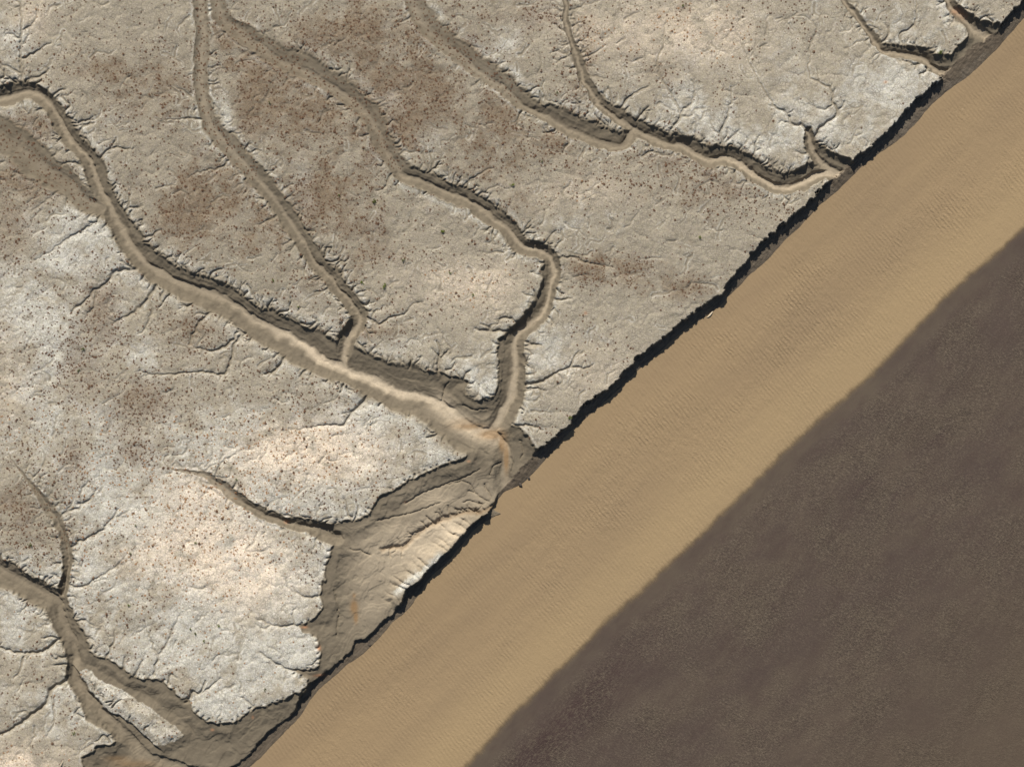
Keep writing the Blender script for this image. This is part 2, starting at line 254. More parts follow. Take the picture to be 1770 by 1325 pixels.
def carve_creek(key, pts):
    L = smooth_line(pts, 7.0)
    d_ = L[:, 5] * 1.2; L[:, 5] = np.where(d_ > 1.45, 1.45 + (d_ - 1.45) * .3, d_)
    if key == 'E': kk = ss(.5, 1.0, L[:, 5]); L[:, 5] *= .6 + .4 * kk; L[:, 2:5] *= (.62 + .38 * kk)[:, None]
    if key in 'BCD': L[:, 5] *= .78 + .22 * ss(.6, 1.0, L[:, 5])
    if key in 'BCD': L[:, 2] *= .68 + .32 * ss(.5, 1.1, L[:, 5])
    if key == 'S': L[:, 2] *= .45; L[:, 3:5] *= .8
    if key in 'SO':
        tp = ss(-1, 16, np.arange(len(L))); L[:, 5] *= tp; L[:, 2:5] *= (.12 + .88 * tp)[:, None]
    s0 = 0.0
    for i in range(len(L) - 1):
        x1, y1, h1, l1, r1, d1 = L[i]; x2, y2, h2, l2, r2, d2 = L[i + 1]
        R = max(h1, h2) + 1.9 * max(l1, l2, r1, r2) + 4
        r = win(min(x1, x2) - R, max(x1, x2) + R, min(y1, y2) - R, max(y1, y2) + R)
        dx, dy = x2 - x1, y2 - y1
        ln = math.hypot(dx, dy)
        gu, gv = WU[r] - x1, WV[r] - y1
        t = np.clip((gu * dx + gv * dy) / (ln * ln), 0, 1)
        ex, ey = gu - t * dx, gv - t * dy
        d = np.hypot(ex, ey)
        left = (dx * gv - dy * gu) < 0
        hw = h1 + (h2 - h1) * t
        bw = np.where(left, l1 + (l2 - l1) * t, r1 + (r2 - r1) * t)
        s = s0 + t * ln + np.where(left, 0, 5000.0)
        sn = vn(s, d * 0.12, 9.0, 41) * .6 + vn(s, d * .25, 4.0, 42) * .4      # scalloped rim
        q = np.clip(ss(.5, 1.2, (d - hw) / bw), 0, 1)
        bw2 = bw * (1 + 0.75 * (sn - .5) * q + .25 * (vn(U[r], V[r], 30, 43) - .5))
        tt = np.maximum((d - hw) / bw2, 0)
        dep = d1 + (d2 - d1) * t
        # floor, slope, small terrace step on the left side, scarp at the rim
        prof = np.where(left, .30 * vn(s, s * 0, 26, 46) * ss(0, .10, tt) + (.56 - .30 * vn(s, s * 0, 26, 46)) * ss(0, .85, tt) + .44 * ss(.74, 1.03, tt),
                        .58 * np.clip(tt, 0, 1) + .42 * ss(.70, 1.05, tt))
        z = -dep * (1 - prof) - .10 * (1 - np.clip(d / np.maximum(hw, 1), 0, 1) ** 2) * np.minimum(dep, 1) + .09 * np.minimum(dep, 1) * (vn(s * .06, d + .15 * s * 0, 3.2, 45) - .5)
        z = np.where(tt >= 1.05, 0, z)
        Z[r] = np.minimum(Z[r], z)
        TM[r] = np.minimum(TM[r], tt)
        kf = {'A': (.32 + .68 * ss(380, 560, U[r])) * (1 - .75 * ss(755, 800, V[r])), 'B': .22 + .3 * ss(500, 620, V[r]), 'C': .18 + .35 * ss(300, 520, V[r]), 'D': .2, 'V': .1, 'S': .12, 'P': .12, 'O': .15, 'E': .3 + .35 * ss(1150, 1300, U[r])}.get(key, .4)
        FL[r] = np.maximum(FL[r], (1 - ss(.1, 1.7, d / (hw + .5) + .5 * (vn(U[r], V[r], 11, 44) - .5))) * kf)
        s0 += ln

for k, p in CREEKS.items():
    carve_creek(k, p)

def carve_into(pts, wd, dep, jit=.5):
    L = smooth_line(pts, 4, jit, rnd)
    n = len(L); lo = L.min(0) - 12; hi = L.max(0) + 12
    r = win(lo[0], hi[0], lo[1], hi[1])
    D = np.full(U[r].shape, 99.0, F); 
    for i in range(n - 1):
        x1, y1 = L[i][:2]; dx, dy = L[i + 1][0] - x1, L[i + 1][1] - y1
        gu, gv = U[r] - x1, V[r] - y1
        t = np.clip((gu * dx + gv * dy) / (dx * dx + dy * dy + 1e-9), 0, 1)
        ww = wd * (1 - .6 * (i + t) / n)
        D = np.minimum(D, np.hypot(gu - t * dx, gv - t * dy) / ww)
    Z[r] -= dep * (1 - ss(0, 1.2, D)) + .3 * dep * (1 - ss(0, 3.5, D))

def carve_gully(pts, wd, dep, jit=1.0, step=4.0):
    L = smooth_line(pts, step, jit, rnd)
    n = len(L)
    for i in range(n - 1):
        f1, f2 = 1 - i / n, 1 - (i + 1) / n
        x1, y1 = L[i][:2]; x2, y2 = L[i + 1][:2]
        R = wd * 4.2 + 3
        r = win(min(x1, x2) - R, max(x1, x2) + R, min(y1, y2) - R, max(y1, y2) + R)
        dx, dy = x2 - x1, y2 - y1
        L2 = dx * dx + dy * dy
        if L2 < 1e-6: continue
        gu, gv = U[r] - x1, V[r] - y1
        t = np.clip((gu * dx + gv * dy) / L2, 0, 1)
        d = np.hypot(gu - t * dx, gv - t * dy)
        f = (f1 + (f2 - f1) * t)
        ww = wd * (.45 + .55 * f) * (.75 + .5 * vn(U[r], V[r], 6, 51))
        dd = dep * (.45 + .55 * f)
        x = d / ww
        z = -.75 * dd * (1 - ss(.05, 1.25, x)) - .38 * dd * (1 - ss(.2, 4.2, x))
        Z[r] = np.minimum(Z[r], z)
        GD[r] = np.minimum(GD[r], x)

for p, wd, dep in GULLIES:
    carve_gully(p, wd * 1.1, dep * .92)
    if wd >= 2.4:                      # little side branches
        L = smooth_line(p, 5)
        for i in range(1, len(L) - 1):
            if rnd.rand() < .34:
                t = L[i + 1] - L[i - 1]; t = t[:2] / (np.hypot(*t[:2]) + 1e-6)
                sg = rnd.choice([-1, 1]); di = t * .6 + np.array([-t[1], t[0]]) * sg
                q = [L[i][:2]]
                for st in range(rnd.randint(2, 4)):
                    di = di / np.hypot(*di) + rnd.normal(0, .35, 2); q.append(q[-1] + di / np.hypot(*di) * 4)
                carve_gully(q, wd * .55, dep * .5 * rnd.uniform(.5, 1), .4)

def cut_low(P, depth, W, rim=.38, RR=60):
    s = sdf(smooth_line(P + P[:1], 12)[:-1], WU + 5 * (vn(U, V, 9, 61) - .5), WV + 5 * (vn(U, V, 9, 62) - .5), RR)
    z = -depth * (rim * ss(-.5, 3.5, s) + (1 - rim) * ss(0, W, s) ** .8)
    z = np.where(s < -.5, 0, z)
    np.minimum(Z, z, out=Z)
    np.minimum(TM, np.where(s > -9, 1 - s / 9.0, 3.0), out=TM)
    return s
SB = cut_low(BASIN, 1.3, 40, .32)
S2 = cut_low(LOW2, 1.3, 30)
cut_low(LOW3, 1.35, 30)
cut_low(LOW4, 1.25, 14)
cut_low(LOW5, 1.1, 16)

# finger of marsh left standing in the lower basin: steep on its south-west side, gentle to the north-east
sf = sdf(FINGER, WU, WV, 60)
zf = np.where(sf > 0, -.30 - .35 * (1 - ss(0, 12, sf)), -.65 + sf * .035)
gentle = line_dist([(146,1158),(205,1195),(255,1226),(312,1272)], U, V, 70)
inb = (U > 120) & (U < 345) & (V > 1140) & (V < 1310)
swside = ((U - 136) * (1286 - 1164) - (V - 1164) * (265 - 136)) < 0
zf = np.where((sf < 0) & swside, -.62 + sf * .16, zf)
mfing = inb & (zf > Z)
Z = np.where(mfing, zf, Z)
FN = np.where(inb, ss(-6, 3, sf), 0)
TM = np.where(FN > .4, 1.2, TM)

# raised mud ridge between the basin and the river, with its creek
rd = line_dist([(690,1032),(712,1008),(745,978),(778,948),(806,918),(838,893)], WU, WV, 80)
Z += np.where(SB > 0, .95 * np.exp(-(rd / 21) ** 2), 0)
ck = smooth_line([(660,952),(674,948),(698,943),(712,929),(739,912),(766,899),(800,887),(830,884),(856,872)], 6, .8, rnd)
cd = line_dist(ck, WU, WV, 40)
Z -= np.where(SB > -5, .45 * (1 - ss(0, 7, cd)), 0)
for i in range(2, len(ck) - 2):
    if rnd.rand() < .8:
        t = ck[i + 1] - ck[i - 1]; t = t / np.hypot(*t); sg = 1 if rnd.rand() < .7 else -1
        di = -t * rnd.uniform(.2, 1.2) + np.array([t[1], -t[0]]) * sg; q = [ck[i]]
        for st in range(rnd.randint(2, 6)):
            di = di / np.hypot(*di) + rnd.normal(0, .3, 2); q.append(q[-1] + di / np.hypot(*di) * 4)
        carve_into(q, rnd.uniform(1.5, 2.6), rnd.uniform(.15, .3))
for q in ([(846,868),(832,862),(820,852),(808,848)],[(840,870),(826,872),(812,866),(800,868)],[(850,862),(842,848),(836,836)],[(835,874),(822,884),(808,880),(790,884)],[(820,850),(812,838),(800,832),(770,838)],[(866,800),(852,806),(846,822)],[(776,905),(764,892),(752,886)],[(640,960),(622,952),(604,950)],[(700,870),(740,848),(790,830),(830,812)],[(650,900),(700,890),(760,870)],[(580,1100),(584,1060),(576,1020)],[(760,700),(772,712),(790,716)],[(765,690),(768,670),(776,660)],[(800,700),(820,708),(842,706)],[(880,790),(888,800),(884,815)],[(900,760),(906,775),(900,792)]):
    carve_into(q, 2.0, .22, .8)
# terraces and lobes on the basin mud
tb = fbm(WU + .5 * WV, WV, 46, 3, 71)
for lev, hh in ((.36, .07), (.47, .09), (.56, .08), (.66, .06)):
    Z += np.where(SB > 6, hh * ss(lev - .006, lev + .006, tb), 0) * ss(6, 16, SB)
Z += np.where(SB > 4, .22 * (fbm(WU * .8 - WV * .6, (WV * .8 + WU * .6) * 2, 55, 3, 75) - .5), 0) * ss(4, 20, SB)
lob = ss(8, 20, SB) * ss(620, 700, U) * (1 - ss(845, 870, U)) * ss(885, 905, V + .0 * U)
al = (U * .8 + V * .6)
ac_ = WU * .75 - WV * .66
scal = np.exp(-((rd - 14) / 13) ** 2)
Z += np.where(SB > 0, scal * .75 * (np.abs(vn(ac_ + .3 * rd, ac_ * 0 + 3, 10, 72) * 2 - 1) ** .6 - .5), 0)
Z += lob * .05 * (vn(al, (U - V) * .2, 6, 73) - .4)

# random small rills biting into the rims (mouth on a creek bank, head on the marsh)
for k, pts in CREEKS.items():
    L = smooth_line(pts, 7.0)
    for i in range(1, len(L) - 1):
        if not (-40 < L[i][0] < 1800 and -40 < L[i][1] < 1380): continue
        t = L[i + 1][:2] - L[i - 1][:2]; t = t / np.hypot(*t)
        for sgn, wk in ((-1, 3), (1, 4)):
            clump = float(vn(L[i][0] * np.ones(1), L[i][1] * np.ones(1), 24, 171)[0]) * 2
            if rnd.rand() > (.80 if sgn < 0 else .36) * clump * (.45 if k in 'BCDV' and L[i][5] < .5 else 1): continue
            nrm = np.array([t[1], -t[0]]) * (-sgn) if False else np.array([-t[1], t[0]]) * sgn
            bw = L[i][wk] if sgn < 0 else L[i][4]
            p = L[i][:2] + nrm * (L[i][2] + bw * rnd.uniform(.7, .9)) + t * rnd.uniform(-4, 4)
            ln = rnd.uniform(5, 20) * (2.2 if rnd.rand() < .3 else 1) * (1 if sgn < 0 else .8) + bw * .2
            di = nrm + t * rnd.uniform(-1.3, 1.3); di /= np.hypot(*di)
            q = [p]
            for st in range(max(2, int(ln / 5))):
                di = di + rnd.normal(0, .5, 2); di /= np.hypot(*di)
                q.append(q[-1] + di * 5)
            dp = min(.62, L[i][5] * .7) * rnd.uniform(.4, 1.1)
            carve_gully(q, rnd.uniform(1.4, 3.2), dp, .6)
            for _b in range(rnd.randint(0, 3)):
                if len(q) < 3: break
                m = q[rnd.randint(1, len(q) - 1)]; d2 = di + np.array([-di[1], di[0]]) * rnd.choice([-1, 1]) * .9
                carve_gully([m, m + d2 * 4, m + d2 * 8], 1.6, dp * .6, .3)
def rim_rills(P, every, lo, hi, dep):
    L = smooth_line(P, every)
    for i in range(1, len(L) - 1):
        if rnd.rand() > .7: continue
        t = L[i + 1][:2] - L[i - 1][:2]; t = t / np.hypot(*t)
        nrm = np.array([t[1], -t[0]])
        for sg in (OUT,):
            di = nrm * sg + t * rnd.uniform(-.5, .5); di /= np.hypot(*di)
            p = L[i][:2] - di * 3; q = [p]
            for st in range(max(2, int(rnd.uniform(lo, hi) / 4))):
                di = di + rnd.normal(0, .3, 2); di /= np.hypot(*di); q.append(q[-1] + di * 4)
            carve_gully(q, rnd.uniform(1.6, 3.0), dep * rnd.uniform(.5, 1), .3)
OUT = 1
rim_rills(BASIN[3:14], 9, 8, 16, .45)
rim_rills(BASIN[15:50], 9, 8, 18, .45)
rim_rills(LOW2[1:16], 9, 8, 20, .5)
rim_rills(LOW5[:8], 9, 5, 9, .35)

# faint feathery drainage lines running towards the creeks
nf = 0
while nf < 620:
    u, v = rnd.uniform(-40, 1700), rnd.uniform(-40, 1300)
    j, i = min(NV - 1, np.searchsorted(V1, v)), min(NU - 1, np.searchsorted(U1, u))
    tm, sb = TM[j, i], SB[j, i]
    if u * .68 + v * .73 > 1215 - 40 * math.sin(u / 90): continue
    if tm < 1.0 or (tm > 2.95 and rnd.rand() < .55): continue
    nf += 1
    di = np.array([.74, -.62]) * (1 if rnd.rand() < .6 else -1) + rnd.normal(0, .35, 2)
    q = [np.array([u, v])]
    for st in range(rnd.randint(3, 10)):
        di = di / np.hypot(*di) + rnd.normal(0, .38, 2); q.append(q[-1] + di / np.hypot(*di) * 5)
    dpp = rnd.uniform(.05, .22)
    carve_gully(q, rnd.uniform(1.4, 3.0), dpp, .6)
    for _ in range(rnd.randint(0, 3)):
        m_ = q[rnd.randint(1, len(q) - 1)]; d2 = di + rnd.normal(0, .9, 2); d2 /= np.hypot(*d2)
        carve_gully([m_, m_ + d2 * 5, m_ + d2 * 10 + rnd.normal(0, 1.5, 2)], 1.5, dpp * .7, .5)

# surface: broad swells, soft lumps, fine grain
flat = ss(.9, 1.35, TM)
lump = fbm(U, V, 11, 3, 81)
Z = np.maximum(Z, -1.72)
Z = Z + base * (.35 + .65 * flat) + flat * (.06 * (lump - .5) + .045 * (vn(U, V, 3.4, 85) - .5)) + (1 - flat) * .15 * (fbm(WU, WV, 10, 4, 86) - .5)

# river scarp and its foot down to the water
CL = smooth_line(CLIFF, 14)
far = [(1900, -140), (4600, -3200), (-4000, -4500), (-4500, 4500), (-2400, 4600), (200, 1520)]
KB = (1 - .55 * ss(0, 14, SB)) * (1 - .9 * np.exp(-((U - 872) / 30) ** 2 - ((V - 850) / 32) ** 2))
BU = U + 7 * (fbm(U, V, 34, 3, 98) - .5) + KB * 3.0 * (blocky(WU * .75 + WV * .66, WV * .75 - WU * .66, 5.5, 91) - .5) + KB * 5.5 * (blocky(WU, WV, 11, 92) - .5)
BV = V + 7 * (fbm(U, V, 30, 3, 99) - .5) + KB * 3.0 * (blocky(WU * .8 - WV * .6, WV * .8 + WU * .6, 5.0, 93) - .5) + KB * 5.5 * (blocky(WU + 7, WV + 4, 12, 94) - .5)
sc_ = sdf(list(map(tuple, CL)) + far, BU, BV, 150)           # positive on the marsh
WLs = smooth_line(WATER_L, 10)
sw = sdf(list(map(tuple, WLs)) + far, U + 3 * (fbm(U, V, 14, 3, 95) - .5), V + 3 * (fbm(U, V, 14, 3, 96) - .5), 150)  # positive above water
ac, bc = np.maximum(-sc_, 0), np.maximum(sw, 0)
f = ac / (ac + bc + .01)
ft = -1.12 - .48 * ss(0, 12, SB)
foot = ft - (ft - ZW) * f
foot = foot + .16 * (fbm(WU * .7 + WV * .7, (WV - WU) * 2.6, 13, 3, 97) - .5) * np.minimum(1, bc / 5)
foot = np.where(sw > 0, np.maximum(foot, ZW + .012 * bc), ZW - .07 * (-sw))
drop = np.where(sc_ < 0, ss(0, 1.8, -sc_), 0)
lowcut = np.where(sc_ < 0, Z + (foot - Z) * drop, Z)
Z = np.where(sc_ < 0, np.minimum(lowcut, np.maximum(Z, foot)), Z)
FOOT = np.where(sc_ < 0, ss(0, 1.5, -sc_), 0)
# spit of stranded mud ridges at the creek mouth
sp = line_dist([(826,896),(843,889),(862,889)], U, V, 20)
for pl in ([(838,884),(850,886),(864,889)],[(842,880),(852,884),(862,888)],[(836,893),(850,892),(861,890)]):
    dd = line_dist(pl, U, V, 12)
    Z = np.maximum(Z, ZW + .14 - .10 * dd)

keep = (sw > -55)

# ------------------------------------------------------------------ material masks
def blobs(L):
    m = np.zeros(U.shape, F)
    for b in L:
        u, v, ru, rv = b[:4]; k = b[4] if len(b) > 4 else 1.0
        R = 2.4
        r = win(u - ru * R, u + ru * R, v - rv * R, v + rv * R)
        m[r] = 1 - (1 - m[r]) * (1 - k * np.exp(-((U[r] - u) / ru) ** 2 - ((V[r] - v) / rv) ** 2))
    return m
BROWN = [(470,120,75,60),(560,200,90,60),(700,160,100,60),(620,55,90,55),(760,60,60,45,.6),(400,60,40,50),(180,130,60,40,.7),(260,150,60,50,.7),(330,370,90,55),(400,330,60,45,.7),(480,400,70,45,.8),(560,330,80,60),(440,180,40,60),(690,230,60,50,.8),(60,310,90,45,.9),(30,240,60,50,.8),(30,400,50,60,.7),(170,540,35,60,.8),(140,640,40,70,.7),(250,690,60,50,.7),(230,780,40,60,.7),(130,800,30,60,.7),(30,880,60,60,.8),(100,930,40,40,.6),(330,570,50,40,.7),(560,470,60,35,.6),(870,280,80,60,.5),(960,240,80,40,.5),(1010,455,60,22,.8),(1060,470,90,25,.7),(640,575,50,20,.7),(1180,30,50,30,.4),(1140,120,30,30,.5),(1010,120,25,50,.7),(560,690,50,30,.4),(900,340,60,60,.3),(1180,280,100,50,.4),(1230,330,80,50,.4),(850,200,60,40,.6),(1000,30,60,40,.4),(60,220,50,20,.9),(640,420,60,40,.4),(1180,500,60,25,.5),(330,300,60,40,.4),(880,20,60,40,.4)]
PALE = [(80,420,60,60,.6),(60,560,50,80,.7),(200,850,80,80,.8),(480,1130,80,50),(380,1215,70,30),(300,1050,60,70,.7),(470,1000,90,90,.8),(1210,190,70,50,.6),(1350,230,60,50,.7),(1560,160,130,80,.6),(1450,240,60,40,.6),(1600,30,80,40,.6),(960,610,70,60,.5),(520,300,30,50,.7),(680,170,28,28,.9),(740,240,35,25,.7),(630,620,50,20,.5),(840,650,40,50,.8),(640,740,60,50,.7),(780,800,60,30,.6),(600,840,70,50,.5),(30,1060,40,40,.6),(110,1240,60,50,.4),(450,70,25,40,.5),(880,60,30,40,.6),(250,620,40,30,.8),(150,400,50,30,.7),(390,200,15,60,.7),(1010,400,80,40,.3),(20,60,40,60,.4),(1260,230,50,40,.5),(720,730,60,40,.5),(560,160,30,30,.3)]
WARM = [(510,790,95,42),(370,955,90,60,.9),(440,1000,70,60,.8),(350,850,70,35,.7),(780,490,90,40,.4),(850,500,40,40,.4),(1100,50,130,50,.4),(1240,60,90,45,.45),(30,1310,70,25,.8),(0,650,50,80,.3),(1000,330,90,30,.3),(550,760,80,30,.7),(60,25,30,30,.4),(250,960,60,40,.4),(330,920,80,40,.6),(420,560,30,30,.2),(620,790,60,40,.5),(1040,650,70,50,.2)]
RUST = [(494,902,4,3),(526,1084,5,2.2),(552,1168,9,2.5),(551,1120,3,4),(1531,142,3.5,2.5),(1012,541,3,3,.7),(1655,18,9,6,.6),(1668,26,7,6,.4),(436,1240,2,3,.8),(366,1262,3,2,.8),(700,868,3,2,.6),(810,797,3,2,.6),(750,895,70,3.5,.0)]
QU = U + 45 * (fbm(U, V, 70, 3, 141) - .5) + 14 * (vn(U, V, 13, 145) - .5); QV = V + 45 * (fbm(U, V, 70, 3, 151) - .5) + 14 * (vn(U, V, 13, 155) - .5)
nb = fbm(QU, QV, 60, 5, 101, .62); nb2 = fbm(QU, QV, 26, 4, 111, .6); nb3 = fbm(U, V, 9, 3, 121)
brown = ss(.18, .80, blobs(BROWN) * .68 + .9 * (nb2 - .5) + .5 * (nb - .5) + .4 * (nb3 - .5) + .12)
pale = ss(.30, .85, blobs(PALE + [(330,990,360,260,.8),(90,560,160,260,.55),(560,760,300,90,.5),(1450,150,300,160,.25)]) * .68 + 1.0 * (nb - .5) + .7 * (nb2 - .5) + .4 * (nb3 - .5) + .14)
rimp = ss(1.0, 1.15, TM) * (1 - ss(1.25, 1.9, TM)) + ss(.9, 1.1, GD) * (1 - ss(1.3, 2.4, GD))  # paler band just outside creek rims and gully edges
pale = np.clip(pale + .55 * rimp * ss(.30, .55, nb2), 0, 1) * (1 - .7 * brown)
warm = blobs(WARM) * ss(.12, .50, nb2 + .3 * (nb3 - .5))
rust = blobs(RUST)
# pale bleached film left on the outer edge of the ridge
pale = np.maximum(pale * flat, np.where(SB > 0, ss(.45, .6, nb3 + .25 * np.exp(-(line_dist([(686,1022),(706,1006),(735,984),(760,962)], U, V, 40) / 9) ** 2) * 1.6 - .1) * np.exp(-(line_dist([(686,1022),(706,1006),(735,984),(760,962)], U, V, 40) / 9) ** 2), 0))
veg_creek = np.zeros(U.shape, F)
for pl, wd in (([(346,-20),(350,68),(346,136),(370,221),(431,292)], 24), ([(375,0),(414,54),(484,105),(569,146),(640,204),(678,275)], 30), ([(712,0),(766,75),(820,115),(875,156)], 34), ([(0,231),(75,289),(146,340)], 30), ([(10,780),(48,831),(71,861),(92,890),(114,940)], 22), ([(282,797),(353,820),(401,854)], 14)):
    veg_creek = np.maximum(veg_creek, 1 - ss(wd * .4, wd, line_dist(pl, U, V, 60)))
_vc = veg_creek
mud = 1 - ss(.86, 1.06, TM)
mud = mud * (1 - .18 * np.clip(_vc, 0, 1))
mud = mud * np.where(SB > 0, 1 - np.clip(pale, 0, 1), 1)
mud = np.maximum(mud, .45 * (1 - ss(.3, 1.1, GD)))
floor_sand = np.clip(FL, 0, 1)  # tan sand tone along the creek floors
# sandy film in the lower creek and on the basin outlet
sand = np.maximum(floor_sand, .8 * np.exp(-(line_dist([(759,700),(790,725),(820,744),(850,752)], U, V, 60) / 17) ** 2) * (V * 0 + 1))
sand = np.maximum(sand, np.where(SB > 4, .60 * blobs([(640,1030,40,70,.5),(720,950,60,40,1.3),(770,925,60,35,1.6),(660,960,50,50,.6),(760,860,70,25,.6),(830,850,30,30,.4),(680,1000,20,60,.4)]), 0))
ochre = blobs([(812,737,26,6,1.1),(850,751,20,8,1.6),(868,765,5,14,1.6),(875,790,4,24,1.6),(611,1050,6,11,1.6),(614,1068,3.5,9,1.5),(611,1030,3,4,.9),(800,728,18,6,.5),(225,1322,40,7,.6),(198,1312,20,5,.6)]) + .45 * np.exp(-(cd / 3.5) ** 2) * (SB > 0)
wet = np.clip(FOOT, 0, 1) * (1 - .85 * blobs([(852, 887, 13, 6)]))
DT = np.clip(blobs([(420,180,330,220,.9),(700,200,300,230,.9),(330,420,220,140,.7),(950,260,200,200,.6),(60,320,110,90,.7),(520,420,160,120,.7),(1120,470,160,70,.6),(1250,330,140,70,.5),(60,900,80,70,.7),(1230,485,60,18,.8)]) * (.65 + .7 * (nb2 - .35)), 0, 1)

# vegetation density for the dry tufts
dens = .22 + 1.35 * brown + .55 * (fbm(U, V, 34, 3, 131) - .45) * 2 - .35 * pale
dens += .8 * blobs([(1180,290,110,45,1),(1240,330,100,45,1),(1000,200,80,40,.5),(380,860,300,230,.9),(150,650,160,200,.6),(60,900,80,60,.8),(1060,470,100,30,1.0),(1320,340,60,40,1),(1160,285,90,40,.8),(1270,330,80,40,.8)])
dens -= 1.0 * blobs([(1400,200,120,70,1),(1540,140,120,70,.9),(1180,400,120,60,.8),(1130,540,90,60,.8),(900,640,90,80,.7),(480,1120,80,70,.8),(250,900,60,80,.2)])
dens = np.where(TM < .95, np.where(veg_creek > .3, .95, 0), np.clip(dens, 0.03, 1.3))
dens = np.where((FOOT > 0) | (sc_ < 4) | (SB > 3) | (GD < .9), 0, dens)
dens = np.where((FN > .8), .3, dens)

def grid_mesh(name, Z, keep, attrs):
    ny, nx = Z.shape
    X = (U - CU) * PX; Y = -(V - CV) * PX
    kf = keep[:-1, :-1] | keep[1:, :-1] | keep[:-1, 1:] | keep[1:, 1:]
    idx = np.arange(nx * ny, dtype=np.int32).reshape(ny, nx)
    q = np.stack([idx[1:, :-1], idx[1:, 1:], idx[:-1, 1:], idx[:-1, :-1]], -1)[kf]
    used = np.zeros(nx * ny, bool); used[q.ravel()] = True
    remap = np.cumsum(used, dtype=np.int32) - 1
    q = remap[q]
    co = np.stack([X, Y, Z], -1).reshape(-1, 3)[used].astype(F)
    me = bpy.data.meshes.new(name)
    me.vertices.add(len(co)); me.vertices.foreach_set('co', co.ravel())
    me.loops.add(q.size); me.loops.foreach_set('vertex_index', q.ravel())
    me.polygons.add(len(q)); me.polygons.foreach_set('loop_start', np.arange(0, q.size, 4, dtype=np.int32))
    me.update(calc_edges=True)
    me.shade_smooth()
    for k, (c) in attrs.items():
        at = me.attributes.new(k, 'FLOAT_COLOR', 'POINT')
        a4 = np.stack([np.broadcast_to(x, Z.shape) for x in c] + [np.ones(Z.shape)], -1).reshape(-1, 4)[used].astype(F)
        at.data.foreach_set('color', a4.ravel())
    ob = bpy.data.objects.new(name, me)
    col.objects.link(ob)
    return ob

# ------------------------------------------------------------------ material helpers
class NT:
    def __init__(s, name):
        s.m = bpy.data.materials.new(name); s.m.use_nodes = True
        s.t = s.m.node_tree; s.n = s.t.nodes; s.b = s.n['Principled BSDF']
        s.b.inputs['Roughness'].default_value = .9
        s.b.inputs['Specular IOR Level'].default_value = .2
    def link(s, a, b): s.t.links.new(a, b)
    def put(s, i, v):
        if hasattr(v, 'is_linked') or isinstance(v, bpy.types.NodeSocket): s.link(v, i)
        else: i.default_value = v
    def pos(s, sx=1, sy=1, rot=0.0):
        g = s.n.new('ShaderNodeTexCoord'); mp = s.n.new('ShaderNodeMapping')
        mp.inputs['Scale'].default_value = (sx, sy, 1)
        r = s.n.new('ShaderNodeVectorRotate'); r.rotation_type = 'Z_AXIS'; r.inputs['Angle'].default_value = rot
        s.link(g.outputs['Object'], r.inputs['Vector']); s.link(r.outputs[0], mp.inputs['Vector'])
        return mp.outputs[0]
    def noise(s, vec, scale, det=3, rough=.6):
        x = s.n.new('ShaderNodeTexNoise'); x.inputs['Scale'].default_value = scale
        x.inputs['Detail'].default_value = det; x.inputs['Roughness'].default_value = rough
        s.link(vec, x.inputs['Vector']); return x
    def vor(s, vec, scale, feat='F1', rnd=1.0):
        x = s.n.new('ShaderNodeTexVoronoi'); x.feature = feat; x.inputs['Scale'].default_value = scale
        x.inputs['Randomness'].default_value = rnd
        s.link(vec, x.inputs['Vector']); return x
    def math(s, op, a, b=0.0, c=None):
        x = s.n.new('ShaderNodeMath'); x.operation = op
        s.put(x.inputs[0], a); s.put(x.inputs[1], b)
        if c is not None: s.put(x.inputs[2], c)
        return x.outputs[0]
    def mr(s, v, a, b, c=0.0, d=1.0, smooth=False):
        x = s.n.new('ShaderNodeMapRange'); x.clamp = True
        if smooth: x.interpolation_type = 'SMOOTHSTEP'
        s.put(x.inputs[0], v)
        for i, k in enumerate((a, b, c, d)): s.put(x.inputs[i + 1], k)
        return x.outputs[0]
    def mix(s, f, a, b, mode='MIX'):
        x = s.n.new('ShaderNodeMix'); x.data_type = 'RGBA'; x.blend_type = mode
        s.put(x.inputs[0], f)
        for i, v in ((6, a), (7, b)):
            s.put(x.inputs[i], (*v, 1) if isinstance(v, tuple) else v)
        return x.outputs[2]
    def attr(s, name):
        x = s.n.new('ShaderNodeAttribute'); x.attribute_name = name
        sp = s.n.new('ShaderNodeSeparateColor'); s.link(x.outputs['Color'], sp.inputs[0])
        return sp.outputs
    def bump(s, h, dist, strength=1.0, nrm=None):
        x = s.n.new('ShaderNodeBump'); x.inputs['Distance'].default_value = dist
        s.put(x.inputs['Strength'], strength); s.link(h, x.inputs['Height'])
        if nrm is not None: s.link(nrm, x.inputs['Normal'])
        return x.outputs[0]

